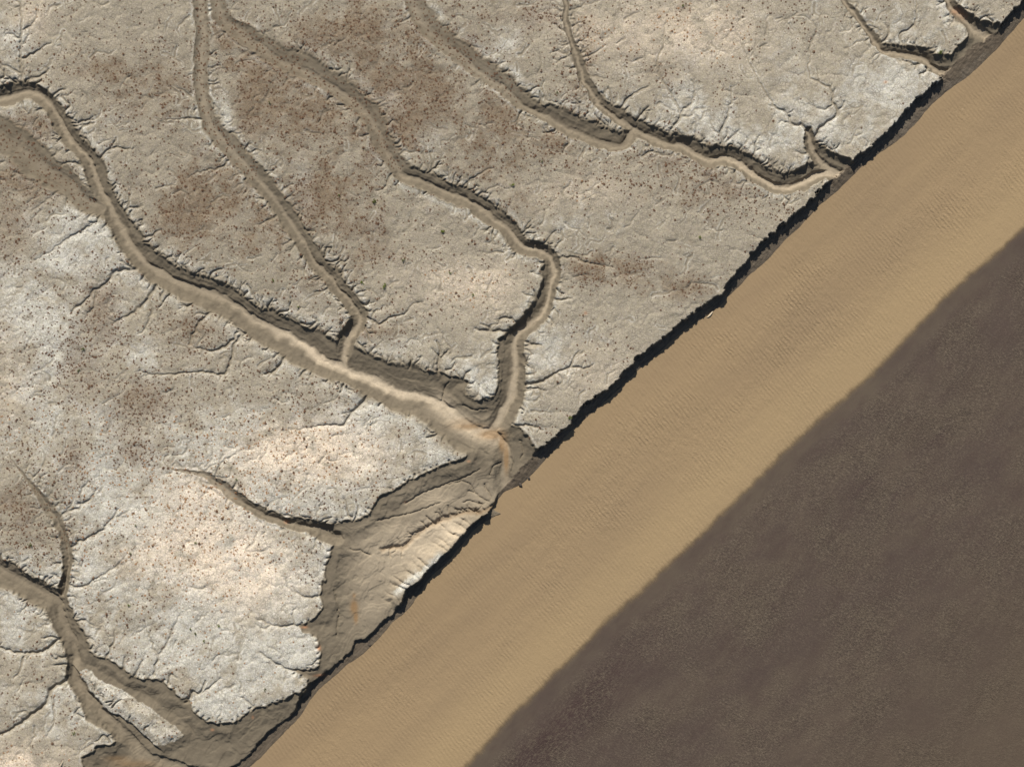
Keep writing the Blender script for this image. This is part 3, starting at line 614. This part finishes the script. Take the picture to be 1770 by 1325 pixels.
def ground_material():
    m = NT('salt_marsh_mud')
    p = m.pos()
    a = m.attr('soil'); b = m.attr('film'); c = m.attr('stain')
    brown, pale, warm = a[0], a[1], a[2]
    mud, sand, wet = b[0], b[1], b[2]
    rust, ochre, dt = c[0], c[1], c[2]
    n1 = m.noise(p, .55, 5, .65).outputs['Fac']
    n2 = m.noise(p, 3.2, 4, .7).outputs['Fac']
    n3 = m.noise(p, 9.0, 3, .7).outputs['Fac']
    # fine grain of the crust
    crust = m.mix(m.mr(n1, .3, .7), (.35, .308, .236), (.44, .392, .306))
    crust = m.mix(dt, crust, m.mix(m.mr(n2, .3, .7), (.245, .212, .158), (.315, .278, .212)))
    crust = m.mix(m.math('MULTIPLY', brown, m.mr(n2, .25, .55, .45, 1.0)), crust, (.215, .162, .108))
    crust = m.mix(m.math('MULTIPLY', pale, m.mr(n2, .32, .6, .35, 1.0)), crust, (.65, .635, .565))
    crust = m.mix(m.math('MULTIPLY', warm, m.mr(n2, .3, .6, .4, 1.0)), crust, (.93, .775, .60))
    crust = m.mix(m.mr(n3, .45, .75, 0, .7), crust, m.mix(1.0, crust, (.62, .58, .52), 'MULTIPLY'))
    crust = m.mix(m.mr(n3, .44, .25, 0, .40), crust, m.mix(1.0, crust, (1.32, 1.30, 1.26), 'MULTIPLY'))
    gr = m.n.new('ShaderNodeSeparateColor'); m.link(m.vor(p, 5.2, 'F1').outputs['Color'], gr.inputs[0])
    gv2 = m.math('MULTIPLY_ADD', gr.outputs[0], .24, .88)
    gc = m.n.new('ShaderNodeCombineColor')
    m.link(gv2, gc.inputs[0]); m.link(m.math('MULTIPLY_ADD', gr.outputs[1], .03, m.math('SUBTRACT', gv2, .015)), gc.inputs[1]); m.link(m.math('MULTIPLY_ADD', gr.outputs[2], .10, m.math('SUBTRACT', gv2, .05)), gc.inputs[2])
    crust = m.mix(1.0, crust, gc.outputs[0], 'MULTIPLY')
    # shrinkage cracks
    wp = m.n.new('ShaderNodeVectorMath'); wp.operation = 'MULTIPLY_ADD'
    wn_ = m.noise(p, 1.6, 2, .5)
    m.link(wn_.outputs['Color'], wp.inputs[0]); wp.inputs[1].default_value = (.35, .35, 0); m.link(p, wp.inputs[2])
    vA = m.vor(wp.outputs[0], 1.45, 'DISTANCE_TO_EDGE').outputs['Distance']
    vB = m.vor(wp.outputs[0], 3.1, 'DISTANCE_TO_EDGE').outputs['Distance']
    cm = m.mr(n1, .40, .58)
    ckA = m.math('MULTIPLY', m.mr(vA, .0, .10, 1, 0), cm)
    ckB = m.math('MULTIPLY', m.mr(vB, .0, .19, 1, 0), m.mr(m.noise(p, .25, 3).outputs['Fac'], .38, .58))
    crack = m.math('MAXIMUM', ckA, m.math('MULTIPLY', ckB, .65))
    crack = m.math('MULTIPLY', crack, m.mr(mud, .15, .6, 1, 0))
    crust = m.mix(m.math('MULTIPLY', crack, .62), crust, (.12, .098, .075))
    # small dark speckle of algae and burrows
    sv = m.vor(p, 4.6, 'F1')
    spk = m.math('MULTIPLY', m.mr(sv.outputs['Distance'], .16, .30, 1, 0), m.mr(sv.outputs['Color'], .45, .7))
    crust = m.mix(m.math('MULTIPLY', spk, m.math('ADD', m.math('MULTIPLY_ADD', warm, .45, .20), m.math('MULTIPLY', brown, .6))), crust, m.mix(warm, (.12, .075, .05), (.55, .30, .15)))
    # wet mud of the banks
    mc = m.mix(m.mr(n1, .3, .7), (.134, .111, .079), (.192, .160, .113))
    mc = m.mix(m.mr(n3, .4, .75, 0, .35), mc, (.15, .12, .085))
    mc = m.mix(sand, mc, m.mix(m.mr(n2, .3, .7), (.47, .385, .275), (.60, .50, .365)))
    colr = m.mix(mud, crust, mc)
    fine = m.noise(m.pos(.55, 3.0, math.radians(-45)), 1.5, 4, .65).outputs['Fac']
    colr = m.mix(m.math('MULTIPLY', wet, .92), colr, m.mix(m.mr(fine, .35, .65), (.085, .067, .048), (.168, .132, .094)))
    colr = m.mix(m.math('MULTIPLY', m.math('MINIMUM', ochre, 1), .7), colr, (.25, .145, .06))
    colr = m.mix(m.math('MULTIPLY', rust, .5), colr, (.62, .28, .13))
    m.link(colr, m.b.inputs['Base Color'])
    m.put(m.b.inputs['Roughness'], m.mr(m.math('MAXIMUM', wet, ochre), 0, 1, .92, .6))
    rough = m.math('SUBTRACT', 1, m.math('MULTIPLY', mud, .3))
    h = m.math('ADD', m.math('MULTIPLY', n2, .9), m.math('MULTIPLY', n3, .55))
    h = m.math('SUBTRACT', h, m.math('MULTIPLY', crack, .5))
    h = m.math('SUBTRACT', h, m.math('MULTIPLY', spk, .35))
    m.link(m.bump(h, .065, rough), m.b.inputs['Normal'])
    return m.m

marsh = grid_mesh('marsh_ground', Z, keep & (sw > -55), {
    'soil': (brown, pale, warm), 'film': (mud, sand, wet), 'stain': (rust, ochre, DT)})
marsh.data.materials.append(ground_material())
marsh['kind'] = 'structure'
marsh['label'] = 'pale cracked salt marsh cut by branching muddy tidal creeks'

# ------------------------------------------------------------------ mudflat beyond the river
def coarse_axis(lo, hi, sp):
    core = np.arange(lo, hi, sp); g = []; x = 0; st = sp
    while x < 3400:
        st *= 1.3; x += st; g.append(x)
    g = np.array(g); return np.concatenate([lo - g[::-1], core, core[-1] + g])
U1 = coarse_axis(640, 1870, 2.5); V1 = coarse_axis(240, 1410, 2.5)
SU, SV = U, V
MU, MV = np.meshgrid(U1.astype(F), V1.astype(F))
U_save, V_save, NU_s, NV_s = U, V, NU, NV
U, V, NU, NV = MU, MV, len(U1), len(V1)
farR = [(1960, 220), (4800, -2600), (5200, 5200), (-1800, 5200), (-900, 3100), (660, 1490)]
sr = sdf(list(map(tuple, smooth_line(WATER_R, 16))) + farR, U + 5 * (fbm(U, V, 22, 3, 201) - .5), V + 5 * (fbm(U, V, 22, 3, 202) - .5), 400)
zr = np.where(sr > 0, ZW + .0045 * sr + .25 * ss(0, 120, sr), ZW + .012 * sr)
zr = zr + ss(0, 30, sr) * .10 * (fbm(U * .8 + V * .6, (V * .8 - U * .6) * 1.3, 60, 5, 211) - .5)
band = ss(8, 40, sr)
gu_ = U + 60 * (fbm(U, V, 200, 2, 226) - .5); gv_ = V + 90 * (fbm(U, V, 220, 2, 227) - .5)
dark = fbm(gu_ * .35 - gv_ * .25, gu_ * .55 + gv_ * .75, 40, 5, 221, .6)
WA = U + 20 * (fbm(U, V, 30, 3, 206) - .5); WB = V + 20 * (fbm(U, V, 30, 3, 207) - .5)
mudflat = grid_mesh('mudflat', zr, sr > -90, {'soil': (band, ss(20, 60, sr) * (1 - ss(75, 130, sr)) * (1 - ss(1000, 1180, U)), np.maximum(.0, 1 - np.minimum(1, np.minimum(line_dist([(1538,900),(1552,850),(1600,780),(1640,735)], WA, WB, 60), line_dist([(1480,860),(1500,830),(1530,790)], WA, WB, 60)) / 14)) * -1.0 + ss(.35, .7, dark))})
m = NT('dark_mudflat')
p = m.pos(); at = m.attr('soil')
q1 = m.noise(p, .09, 4, .6).outputs['Fac']; q2 = m.noise(m.pos(1, 1.3, .5), 2.7, 3, .85).outputs['Fac']; q3 = m.noise(p, .5, 4, .6).outputs['Fac']
cc = m.mix(m.mr(q1, .32, .68), (.068, .049, .040), (.092, .071, .052))
cc = m.mix(m.mr(at[2], 0, 1, 0, .45), cc, (.104, .080, .056))
cc = m.mix(m.mr(at[2], 0, -1, 0, .6), cc, (.055, .036, .032))
cc = m.mix(m.mr(q3, .5, .75, 0, .35), cc, (.075, .050, .042))
grain = m.math('MULTIPLY', at[0], m.mr(q1, .38, .60, .22, .75))
cc = m.mix(m.math('MULTIPLY', grain, m.mr(q2, .52, .66, 0, 1.0)), cc, (.18, .142, .105))
cc = m.mix(m.math('MULTIPLY', grain, m.mr(q2, .48, .36, 0, .9)), cc, (.040, .029, .027))
cc = m.mix(m.mr(m.noise(m.pos(.28, .8, math.radians(-52)), .5, 6, .72).outputs['Fac'], .47, .64, 0, .38), cc, (.058, .039, .032))
sx = m.n.new('ShaderNodeSeparateXYZ'); m.link(p, sx.inputs[0])
cc = m.mix(m.mr(m.math('SUBTRACT', sx.outputs[0], sx.outputs[1]), 95, 165, 0, .55, True), cc, (.112, .084, .056))
streak = m.math('MULTIPLY', at[1], m.mr(m.noise(m.pos(.5, 1.6, math.radians(-48)), 2.2, 4, .7).outputs['Fac'], .42, .55))
cc = m.mix(m.math('MULTIPLY', streak, .6), cc, (.036, .018, .020))
m.link(cc, m.b.inputs['Base Color']); m.b.inputs['Roughness'].default_value = .8
m.link(m.bump(q2, .35, m.math('MULTIPLY', grain, .9)), m.b.inputs['Normal'])
mudflat.data.materials.append(m.m)
mudflat['kind'] = 'structure'
mudflat['label'] = 'dark brown wet mudflat on the far side of the river'

# ------------------------------------------------------------------ river
zsh = sr.copy()
U1r = U1; V1r = V1
U1 = coarse_axis(300, 1870, 5.0); V1 = coarse_axis(-90, 1410, 5.0)
U, V = np.meshgrid(U1.astype(F), V1.astype(F)); NU, NV = len(U1), len(V1)
srw = sdf(list(map(tuple, smooth_line(WATER_R, 16))) + farR, U + 5 * (fbm(U, V, 22, 3, 201) - .5), V + 5 * (fbm(U, V, 22, 3, 202) - .5), 400)
slw = sdf(list(map(tuple, WLs)) + far, U, V, 150)
kw = (srw < 12) & (slw < 12)
wave = .018 * (fbm(U * .66 + V * .75, (U * .75 - V * .66) * .4, 30, 2, 231) - .5)
near = ss(2, 30, -slw) * (1 - ss(60, 140, -slw))
chop = np.exp(-(((U - V * 0 - 1085) * .74 - (V - 700) * .67) / 420) ** 2) * (1 - ss(70, 330, -slw + 40 * (fbm(U, V, 60, 3, 241) - .5) * 2) * .75)
chop = np.clip(.35 + .65 * ss(.35, .70, fbm(U, V, 90, 4, 245)) * (1 - ss(-150, -20, srw)), 0, 1)
chop = chop * (.30 + .70 * ss(0, 60, -slw))
water = grid_mesh('river_water', np.full(U.shape, ZW) + wave * 0, kw, {
    'flow': (ss(-22, 3, srw), chop, np.exp(-(srw + 45) ** 2 / 55 ** 2))})
m = NT('silty_water')
p = m.pos(); at = m.attr('flow')
# crests lie across the stream (stream runs towards the upper right)
ra = math.radians(-38)
r1 = m.noise(m.pos(1.0, .34, ra), .95, 3, .55).outputs['Fac']
r2 = m.noise(m.pos(1.0, .40, math.radians(-28)), 1.9, 3, .6).outputs['Fac']
r3 = m.noise(m.pos(1.0, .6, math.radians(-50)), 5.5, 2, .5).outputs['Fac']
big = m.noise(p, .045, 3, .5).outputs['Fac']
strk = m.noise(m.pos(.12, 1.0, math.radians(-42)), .16, 4, .6).outputs['Fac']
cc = m.mix(m.mr(strk, .40, .62), (.290, .208, .120), (.258, .185, .109))
cc = m.mix(m.mr(big, .35, .65, 0, .4), cc, (.31, .22, .122))
cc = m.mix(m.math('MULTIPLY', at[2], .55), cc, (.36, .262, .142))
m.link(cc, m.b.inputs['Base Color'])
m.b.inputs['Roughness'].default_value = .35; m.b.inputs['Specular IOR Level'].default_value = .3
wv = m.n.new('ShaderNodeTexWave'); wv.wave_type = 'BANDS'; wv.bands_direction = 'X'; wv.wave_profile = 'SIN'
m.link(m.pos(1, 1, math.radians(-36)), wv.inputs['Vector'])
for k_, v_ in (('Scale', .46), ('Distortion', 5.5), ('Detail', 3.0), ('Detail Scale', 1.1), ('Detail Roughness', .6)): wv.inputs[k_].default_value = v_
wvo = m.math('MULTIPLY', wv.outputs['Fac'], m.mr(m.noise(p, .11, 3).outputs['Fac'], .40, .62, .03, .30))
h = m.math('ADD', m.math('ADD', wvo, m.math('MULTIPLY', r1, .55)), m.math('ADD', m.math('MULTIPLY', r2, .5), m.math('MULTIPLY', r3, .2)))
m.link(m.bump(h, .24, m.mr(at[1], 0, 1, .22, 1.0)), m.b.inputs['Normal'])
tr = m.n.new('ShaderNodeBsdfTransparent'); mx = m.n.new('ShaderNodeMixShader')
fz = m.mr(m.math('ADD', at[0], m.mr(m.noise(p, .6, 4).outputs['Fac'], .3, .7, -.12, .12)), .15, 1.0, 0, 1, True)
m.link(fz, mx.inputs[0]); m.link(m.b.outputs[0], mx.inputs[1]); m.link(tr.outputs[0], mx.inputs[2])
m.link(mx.outputs[0], m.n['Material Output'].inputs['Surface'])
water.data.materials.append(m.m)
water['kind'] = 'structure'
water['label'] = 'silty tan tidal river crossing the picture diagonally'

U, V, NU, NV = U_save, V_save, NU_s, NV_s
U1 = U[0].astype(float); V1 = V[:, 0].astype(float)
def sample(A, u, v):
    i = np.clip(np.searchsorted(U1, u) - 1, 0, NU - 2); j = np.clip(np.searchsorted(V1, v) - 1, 0, NV - 2)
    fu = (u - U1[i]) / (U1[i + 1] - U1[i]); fv = (v - V1[j]) / (V1[j + 1] - V1[j])
    return (A[j, i] * (1 - fu) + A[j, i + 1] * fu) * (1 - fv) + (A[j + 1, i] * (1 - fu) + A[j + 1, i + 1] * fu) * fv
def at(u, v):
    return Vector(((u - CU) * PX, -(v - CV) * PX, float(sample(Z, u, v))))

# ------------------------------------------------------------------ plants
def leaf_mat(name, c1, c2, obj_rand=False):
    m = NT(name)
    n = m.noise(m.pos(), 6.0, 2).outputs['Fac']
    cc = m.mix(m.mr(n, .3, .7), c1, c2)
    m.link(cc, m.b.inputs['Base Color']); m.b.inputs['Roughness'].default_value = .85
    return m.m
M_dry = leaf_mat('dry_red_brown_twigs', (.088, .048, .029), (.215, .125, .075))
M_rust = leaf_mat('rusty_orange_twigs', (.24, .135, .065), (.50, .29, .15))
M_green = leaf_mat('fresh_green_leaves', (.075, .10, .018), (.17, .20, .035))
M_olive = leaf_mat('olive_green_leaves', (.055, .07, .018), (.11, .12, .03))
M_wood = leaf_mat('woody_stem', (.09, .065, .045), (.14, .10, .07))
M_drift = leaf_mat('bleached_driftwood', (.46, .38, .27), (.60, .50, .37))
M_clod = leaf_mat('wet_mud_clod', (.055, .048, .042), (.10, .08, .065))

def tuft_geo(r, h, n, rg):
    """a low dome of small leaf-sized blades; returns verts, tris"""
    vs, fs = [], []
    for k in range(n):
        an = rg.uniform(0, 2 * math.pi); rr = r * math.sqrt(rg.uniform(0, 1)) * .9
        z = h * (1 - (rr / r) ** 2) * rg.uniform(.35, 1.0)
        cx, cy = rr * math.cos(an), rr * math.sin(an)
        s = r * rg.uniform(.28, .5)
        b = rg.uniform(0, 6.28)
        i = len(vs)
        vs += [(cx + s * math.cos(b), cy + s * math.sin(b), z + s * rg.uniform(-.5, .4)),
               (cx + s * math.cos(b + 2.1), cy + s * math.sin(b + 2.1), z + s * rg.uniform(-.5, .4)),
               (cx + s * math.cos(b + 4.2), cy + s * math.sin(b + 4.2), z + s * rg.uniform(-.5, .4))]
        fs.append((i, i + 1, i + 2))
    # short stalk so that the dome stands on the ground
    i = len(vs); a = r * .25
    vs += [(a, 0, -.06), (-a * .5, a * .8, -.06), (-a * .5, -a * .8, -.06), (0, 0, h * .8)]
    fs += [(i, i + 1, i + 3), (i + 1, i + 2, i + 3), (i + 2, i, i + 3)]
    return np.array(vs), np.array(fs)

def mesh_np(name, vs, fs, mat):
    me = bpy.data.meshes.new(name)
    me.vertices.add(len(vs)); me.vertices.foreach_set('co', np.asarray(vs, F).ravel())
    fs = np.asarray(fs, np.int32)
    k = fs.shape[1]
    me.loops.add(fs.size); me.loops.foreach_set('vertex_index', fs.ravel())
    me.polygons.add(len(fs)); me.polygons.foreach_set('loop_start', np.arange(0, fs.size, k, dtype=np.int32))
    me.update(calc_edges=True); me.materials.append(mat)
    return me

rg = random.Random(3)
protos = [tuft_geo(1.0, .5, 17, rg) for _ in range(14)]
r2_ = np.random.RandomState(5)
pts = []
tries = 105000
cu = r2_.uniform(-70, 1840, tries); cv = r2_.uniform(-60, 1380, tries)
dn = sample(dens, cu, cv)
acc = r2_.rand(tries) < dn * .62
cu, cv = cu[acc], cv[acc]
sz = .105 + .10 * r2_.rand(len(cu)) ** 1.6
inside = (cu > 12) & (cu < 1760) & (cv > 12) & (cv < 1312)
order = np.argsort(-(sz + np.where(inside, 0, -1)))
big_i, rest = order[:300], order[300:]
wm = sample(warm, cu, cv) + .5 * ((cu < 520) & (cv > 700)) * sample(pale, cu, cv)
lots = {'dry_tufts': ([], [], [0], M_dry, 'countless tiny dry red brown tufts dotting the marsh'),
        'rusty_tufts': ([], [], [0], M_rust, 'countless tiny rusty orange tufts on the pale pinkish lower marsh')}
for i in rest:
    allv, allf, off_, _, _ = lots['rusty_tufts' if wm[i] > .35 * rg.random() + .12 else 'dry_tufts']; off = off_[0]
    vs, fs = protos[i % 14]
    s = sz[i]; an = r2_.rand() * 6.28; c_, s_ = math.cos(an) * s, math.sin(an) * s
    z = float(sample(Z, cu[i], cv[i]))
    x = vs[:, 0] * c_ - vs[:, 1] * s_ + (cu[i] - CU) * PX
    y = vs[:, 0] * s_ + vs[:, 1] * c_ - (cv[i] - CV) * PX
    allv.append(np.stack([x, y, vs[:, 2] * s + z], 1)); allf.append(fs + off); off_[0] += len(vs)
for nm, (allv, allf, _, mt, lab) in lots.items():
    st = bpy.data.objects.new(nm, mesh_np(nm, np.concatenate(allv), np.concatenate(allf), mt))
    col.objects.link(st)
    st['kind'] = 'stuff'; st['label'] = lab; st['category'] = 'marsh tufts'
pm = [mesh_np('dry_shrub', v * np.array([.2, .2, .2]), f, M_dry) for v, f in [tuft_geo(1.0, .85, 26, rg) for _ in range(6)]]
for k, i in enumerate(big_i):
    o = bpy.data.objects.new('dry_shrub', pm[k % 6])
    o.location = at(cu[i], cv[i]); o.rotation_euler.z = rg.uniform(0, 6.28)
    s = rg.uniform(.85, 1.25); o.scale = (s, s, s * rg.uniform(.8, 1.1))
    o['label'] = 'one of the larger dark brown dry shrubs scattered over the marsh'
    o['category'] = 'dry shrub'
    o['group'] = 'larger dry shrubs scattered over the marsh'
    col.objects.link(o)

def bush_meshes(seed, r, mat):
    g = random.Random(seed)
    vs, fs = [], []
    cl = [(g.uniform(-.6, .6) * r, g.uniform(-.6, .6) * r, g.uniform(.3, .8) * r, r * g.uniform(.25, .5)) for _ in range(6)]
    for k in range(150):
        cx, cy, cz, cr = g.choice(cl)
        d = Vector((g.gauss(0, 1), g.gauss(0, 1), g.gauss(0, 1))).normalized() * cr * g.uniform(.4, 1)
        s = r * g.uniform(.07, .14); b = g.uniform(0, 6.28); t = g.uniform(-.8, .8)
        i = len(vs); c = Vector((cx, cy, cz)) + d; c.z = max(c.z, .04)
        a1 = Vector((math.cos(b), math.sin(b), t)) * s; a2 = Vector((-math.sin(b), math.cos(b), g.uniform(-.6, .6))) * s * .6
        vs += [tuple(c - a1), tuple(c + a2), tuple(c + a1), tuple(c - a2)]; fs.append((i, i + 1, i + 2, i + 3))
    sv, sf_ = [], []
    for cx, cy, cz, cr in cl:
        i = len(sv); d = .02
        for (x, y, z, w_) in ((0, 0, -.06, d), (cx * .9, cy * .9, cz, d * .4)):
            sv += [(x + w_, y, z), (x - w_ * .5, y + w_ * .87, z), (x - w_ * .5, y - w_ * .87, z)]
        for q in range(3):
            sf_.append((i + q, i + (q + 1) % 3, i + 3 + (q + 1) % 3, i + 3 + q))
    return mesh_np('foliage', vs, fs, mat), mesh_np('stems', sv, sf_, M_wood)

GREEN = [
 (646,348,.55,0,'dark green bush on brown marsh between two middle creeks'),
 (766,398,.50,1,'yellow green bush just below the middle creek on bare ground'),
 (885,318,.48,1,'green bush on open marsh upslope of the middle creek bend'),
 (665,494,.55,1,'brightest green bush, right one of the pair above the creek fork'),
 (626,488,.45,1,'yellow green bush, left one of the pair above the creek fork'),
 (698,450,.40,0,'dark green bush above the green pair near the creek fork'),
 (466,178,.30,0,'small dark green bush among brown patches near the top left creeks'),
 (586,338,.30,0,'small green bush on brown ground left of the darkest bush'),
 (963,160,.30,0,'small green bush beside the upper creek near the top middle'),
 (938,279,.28,0,'small dark green bush below the scarp of the upper creek'),
 (1210,410,.35,1,'lone yellow green bush on cracked ground near the river cliff'),
 (1625,91,.50,1,'green bush on the creek rim in the top right corner'),
 (985,722,.40,1,'yellow green bush right on the river cliff edge'),
 (472,485,.32,1,'small green bush between the two left creeks'),
 (516,531,.28,1,'tiny green bush on the rim of the long creek'),
 (778,472,.32,1,'small green bush on warm coloured ground left of the winding creek'),
 (817,510,.30,1,'small green bush nearer the winding creek, on warm ground'),
 (144,603,.40,0,'upper dark green bush on speckled ground at the left edge'),
 (136,640,.40,0,'lower dark green bush on speckled ground at the left edge'),
 (52,941,.45,0,'dark green bush on brown marsh above the lower left creek'),
 (223,1045,.38,1,'yellow green bush on the pale lower left marsh'),
 (378,1080,.34,1,'upper right bush of the small green row on the pale marsh'),
 (330,1086,.30,1,'upper left bush of the small green row on the pale marsh'),
 (338,1094,.34,0,'second bush of the small green row on the pale marsh'),
 (353,1107,.34,1,'lowest bush of the small green row on the pale marsh'),
 (409,828,.26,1,'tiny green bush beside the thin side creek on pink ground'),
 (458,1191,.28,0,'small green bush near the pale tip above the lower basin'),
 (128,1266,.32,1,'pale green bush in the bottom left corner of the marsh'),
 (235,907,.26,1,'tiny green bush at the top of the pale lower marsh'),
 (226,956,.26,0,'tiny dark green bush below the top of the pale lower marsh'),
 (338,938,.28,1,'small green bush on pink ground below the thin side creek'),
 (1180,9,.28,1,'small green bush at the top edge near the faint side creeks'),
]
for k, (u, v, r, g_, lab) in enumerate(GREEN):
    e_ = bpy.data.objects.new('green_bush', None); e_.empty_display_size = .3
    e_.location = at(u, v); e_.rotation_euler.z = rg.uniform(0, 6.28)
    e_['label'] = lab; e_['category'] = 'bush'; e_['group'] = 'green bushes scattered over the marsh'
    col.objects.link(e_)
    f1, f2 = bush_meshes(300 + k, r, M_green if g_ else M_olive)
    for nm, me in (('foliage', f1), ('stems', f2)):
        o = bpy.data.objects.new(nm, me); o.parent = e_; col.objects.link(o)

# ------------------------------------------------------------------ driftwood and fallen clods
def log_mesh(name, pts, mat, seed, seg=9):
    g = random.Random(seed); vs, fs = [], []
    n = len(pts)
    for i, (x, y, z, r) in enumerate(pts):
        a0 = Vector(pts[max(i - 1, 0)][:3]); a1 = Vector(pts[min(i + 1, n - 1)][:3]); t = (a1 - a0).normalized()
        s = t.cross(Vector((0, 0, 1))).normalized(); up = s.cross(t)
        for k in range(seg):
            an = 2 * math.pi * k / seg; rr = r * g.uniform(.85, 1.12)
            vs.append(tuple(Vector((x, y, z)) + (s * math.cos(an) + up * math.sin(an)) * rr))
    for i in range(n - 1):
        for k in range(seg):
            fs.append((i * seg + k, i * seg + (k + 1) % seg, (i + 1) * seg + (k + 1) % seg, (i + 1) * seg + k))
    me = bpy.data.meshes.new(name)
    me.from_pydata(vs, [], fs + [tuple(range(seg))[::-1], tuple(range((n - 1) * seg, n * seg))]); me.materials.append(mat)
    me.shade_smooth()
    return me
def wp(u, v, z):
    k = (CAM_H - z) / CAM_H
    return ((CU + (u - CU) * k - CU) * PX, -(v - CV) * k * PX, z)
lg = [(*wp(1221, 549, ZW + .00), .06), (*wp(1224, 547.5, ZW + .06), .13), (*wp(1227, 545, ZW + .10), .17), (*wp(1230, 541, ZW + .12), .13), (*wp(1232, 538, ZW + .05), .05)]
o = bpy.data.objects.new('driftwood_log', log_mesh('driftwood_log', lg, M_drift, 4)); col.objects.link(o)
o['label'] = 'pale curved driftwood log half sunk at the river edge'; o['category'] = 'driftwood'
b0 = at(109, 1314); b1 = at(104, 1326)
lg = [(b0.x, b0.y, b0.z + .25, .05), ((b0.x + b1.x) / 2, (b0.y + b1.y) / 2, (b0.z + b1.z) / 2 + .16, .07), (b1.x, b1.y, b1.z + .06, .08)]
o = bpy.data.objects.new('driftwood_branch', log_mesh('driftwood_branch', lg, M_drift, 6)); col.objects.link(o)
o['label'] = 'bleached straight branch lying on the marsh in the bottom left corner'; o['category'] = 'driftwood'
def clod(u, v, r, lab, seed, z=None, mat=M_clod):
    import bmesh
    bm = bmesh.new(); bmesh.ops.create_icosphere(bm, subdivisions=3, radius=1.0)
    g = random.Random(seed); ph = [g.uniform(0, 6) for _ in range(6)]
    for q in bm.verts:
        c = q.co; k = 1 + .22 * math.sin(3 * c.x + ph[0]) * math.cos(4 * c.y + ph[1]) + .12 * math.sin(7 * c.z + 5 * c.x + ph[2]) + .08 * math.sin(11 * c.y + ph[3])
        q.co = Vector((c.x * r * 1.3, c.y * r * .8, c.z * r * .6)) * k
    me = bpy.data.meshes.new('mud_clod'); bm.to_mesh(me); bm.free(); me.shade_smooth(); me.materials.append(mat)
    o = bpy.data.objects.new('mud_clod', me); col.objects.link(o)
    x, y, zz = wp(u, v, ZW) if z is None else (0, 0, 0)
    o.location = (x, y, ZW + .04); o.rotation_euler.z = g.uniform(0, 3)
    o['label'] = lab; o['category'] = 'mud clod'; o['group'] = 'clods fallen from the river bank'
clod(899, 837, .38, 'dark fallen clod standing in shallow water right of the creek mouth', 1)
clod(914, 826, .26, 'small dark clod at the waterline upstream of the creek mouth', 2)
clod(639, 1114, .22, 'grey fallen clod at the foot of the low basin bank', 3)
print('tufts', len(rest), 'verts', len(marsh.data.vertices))
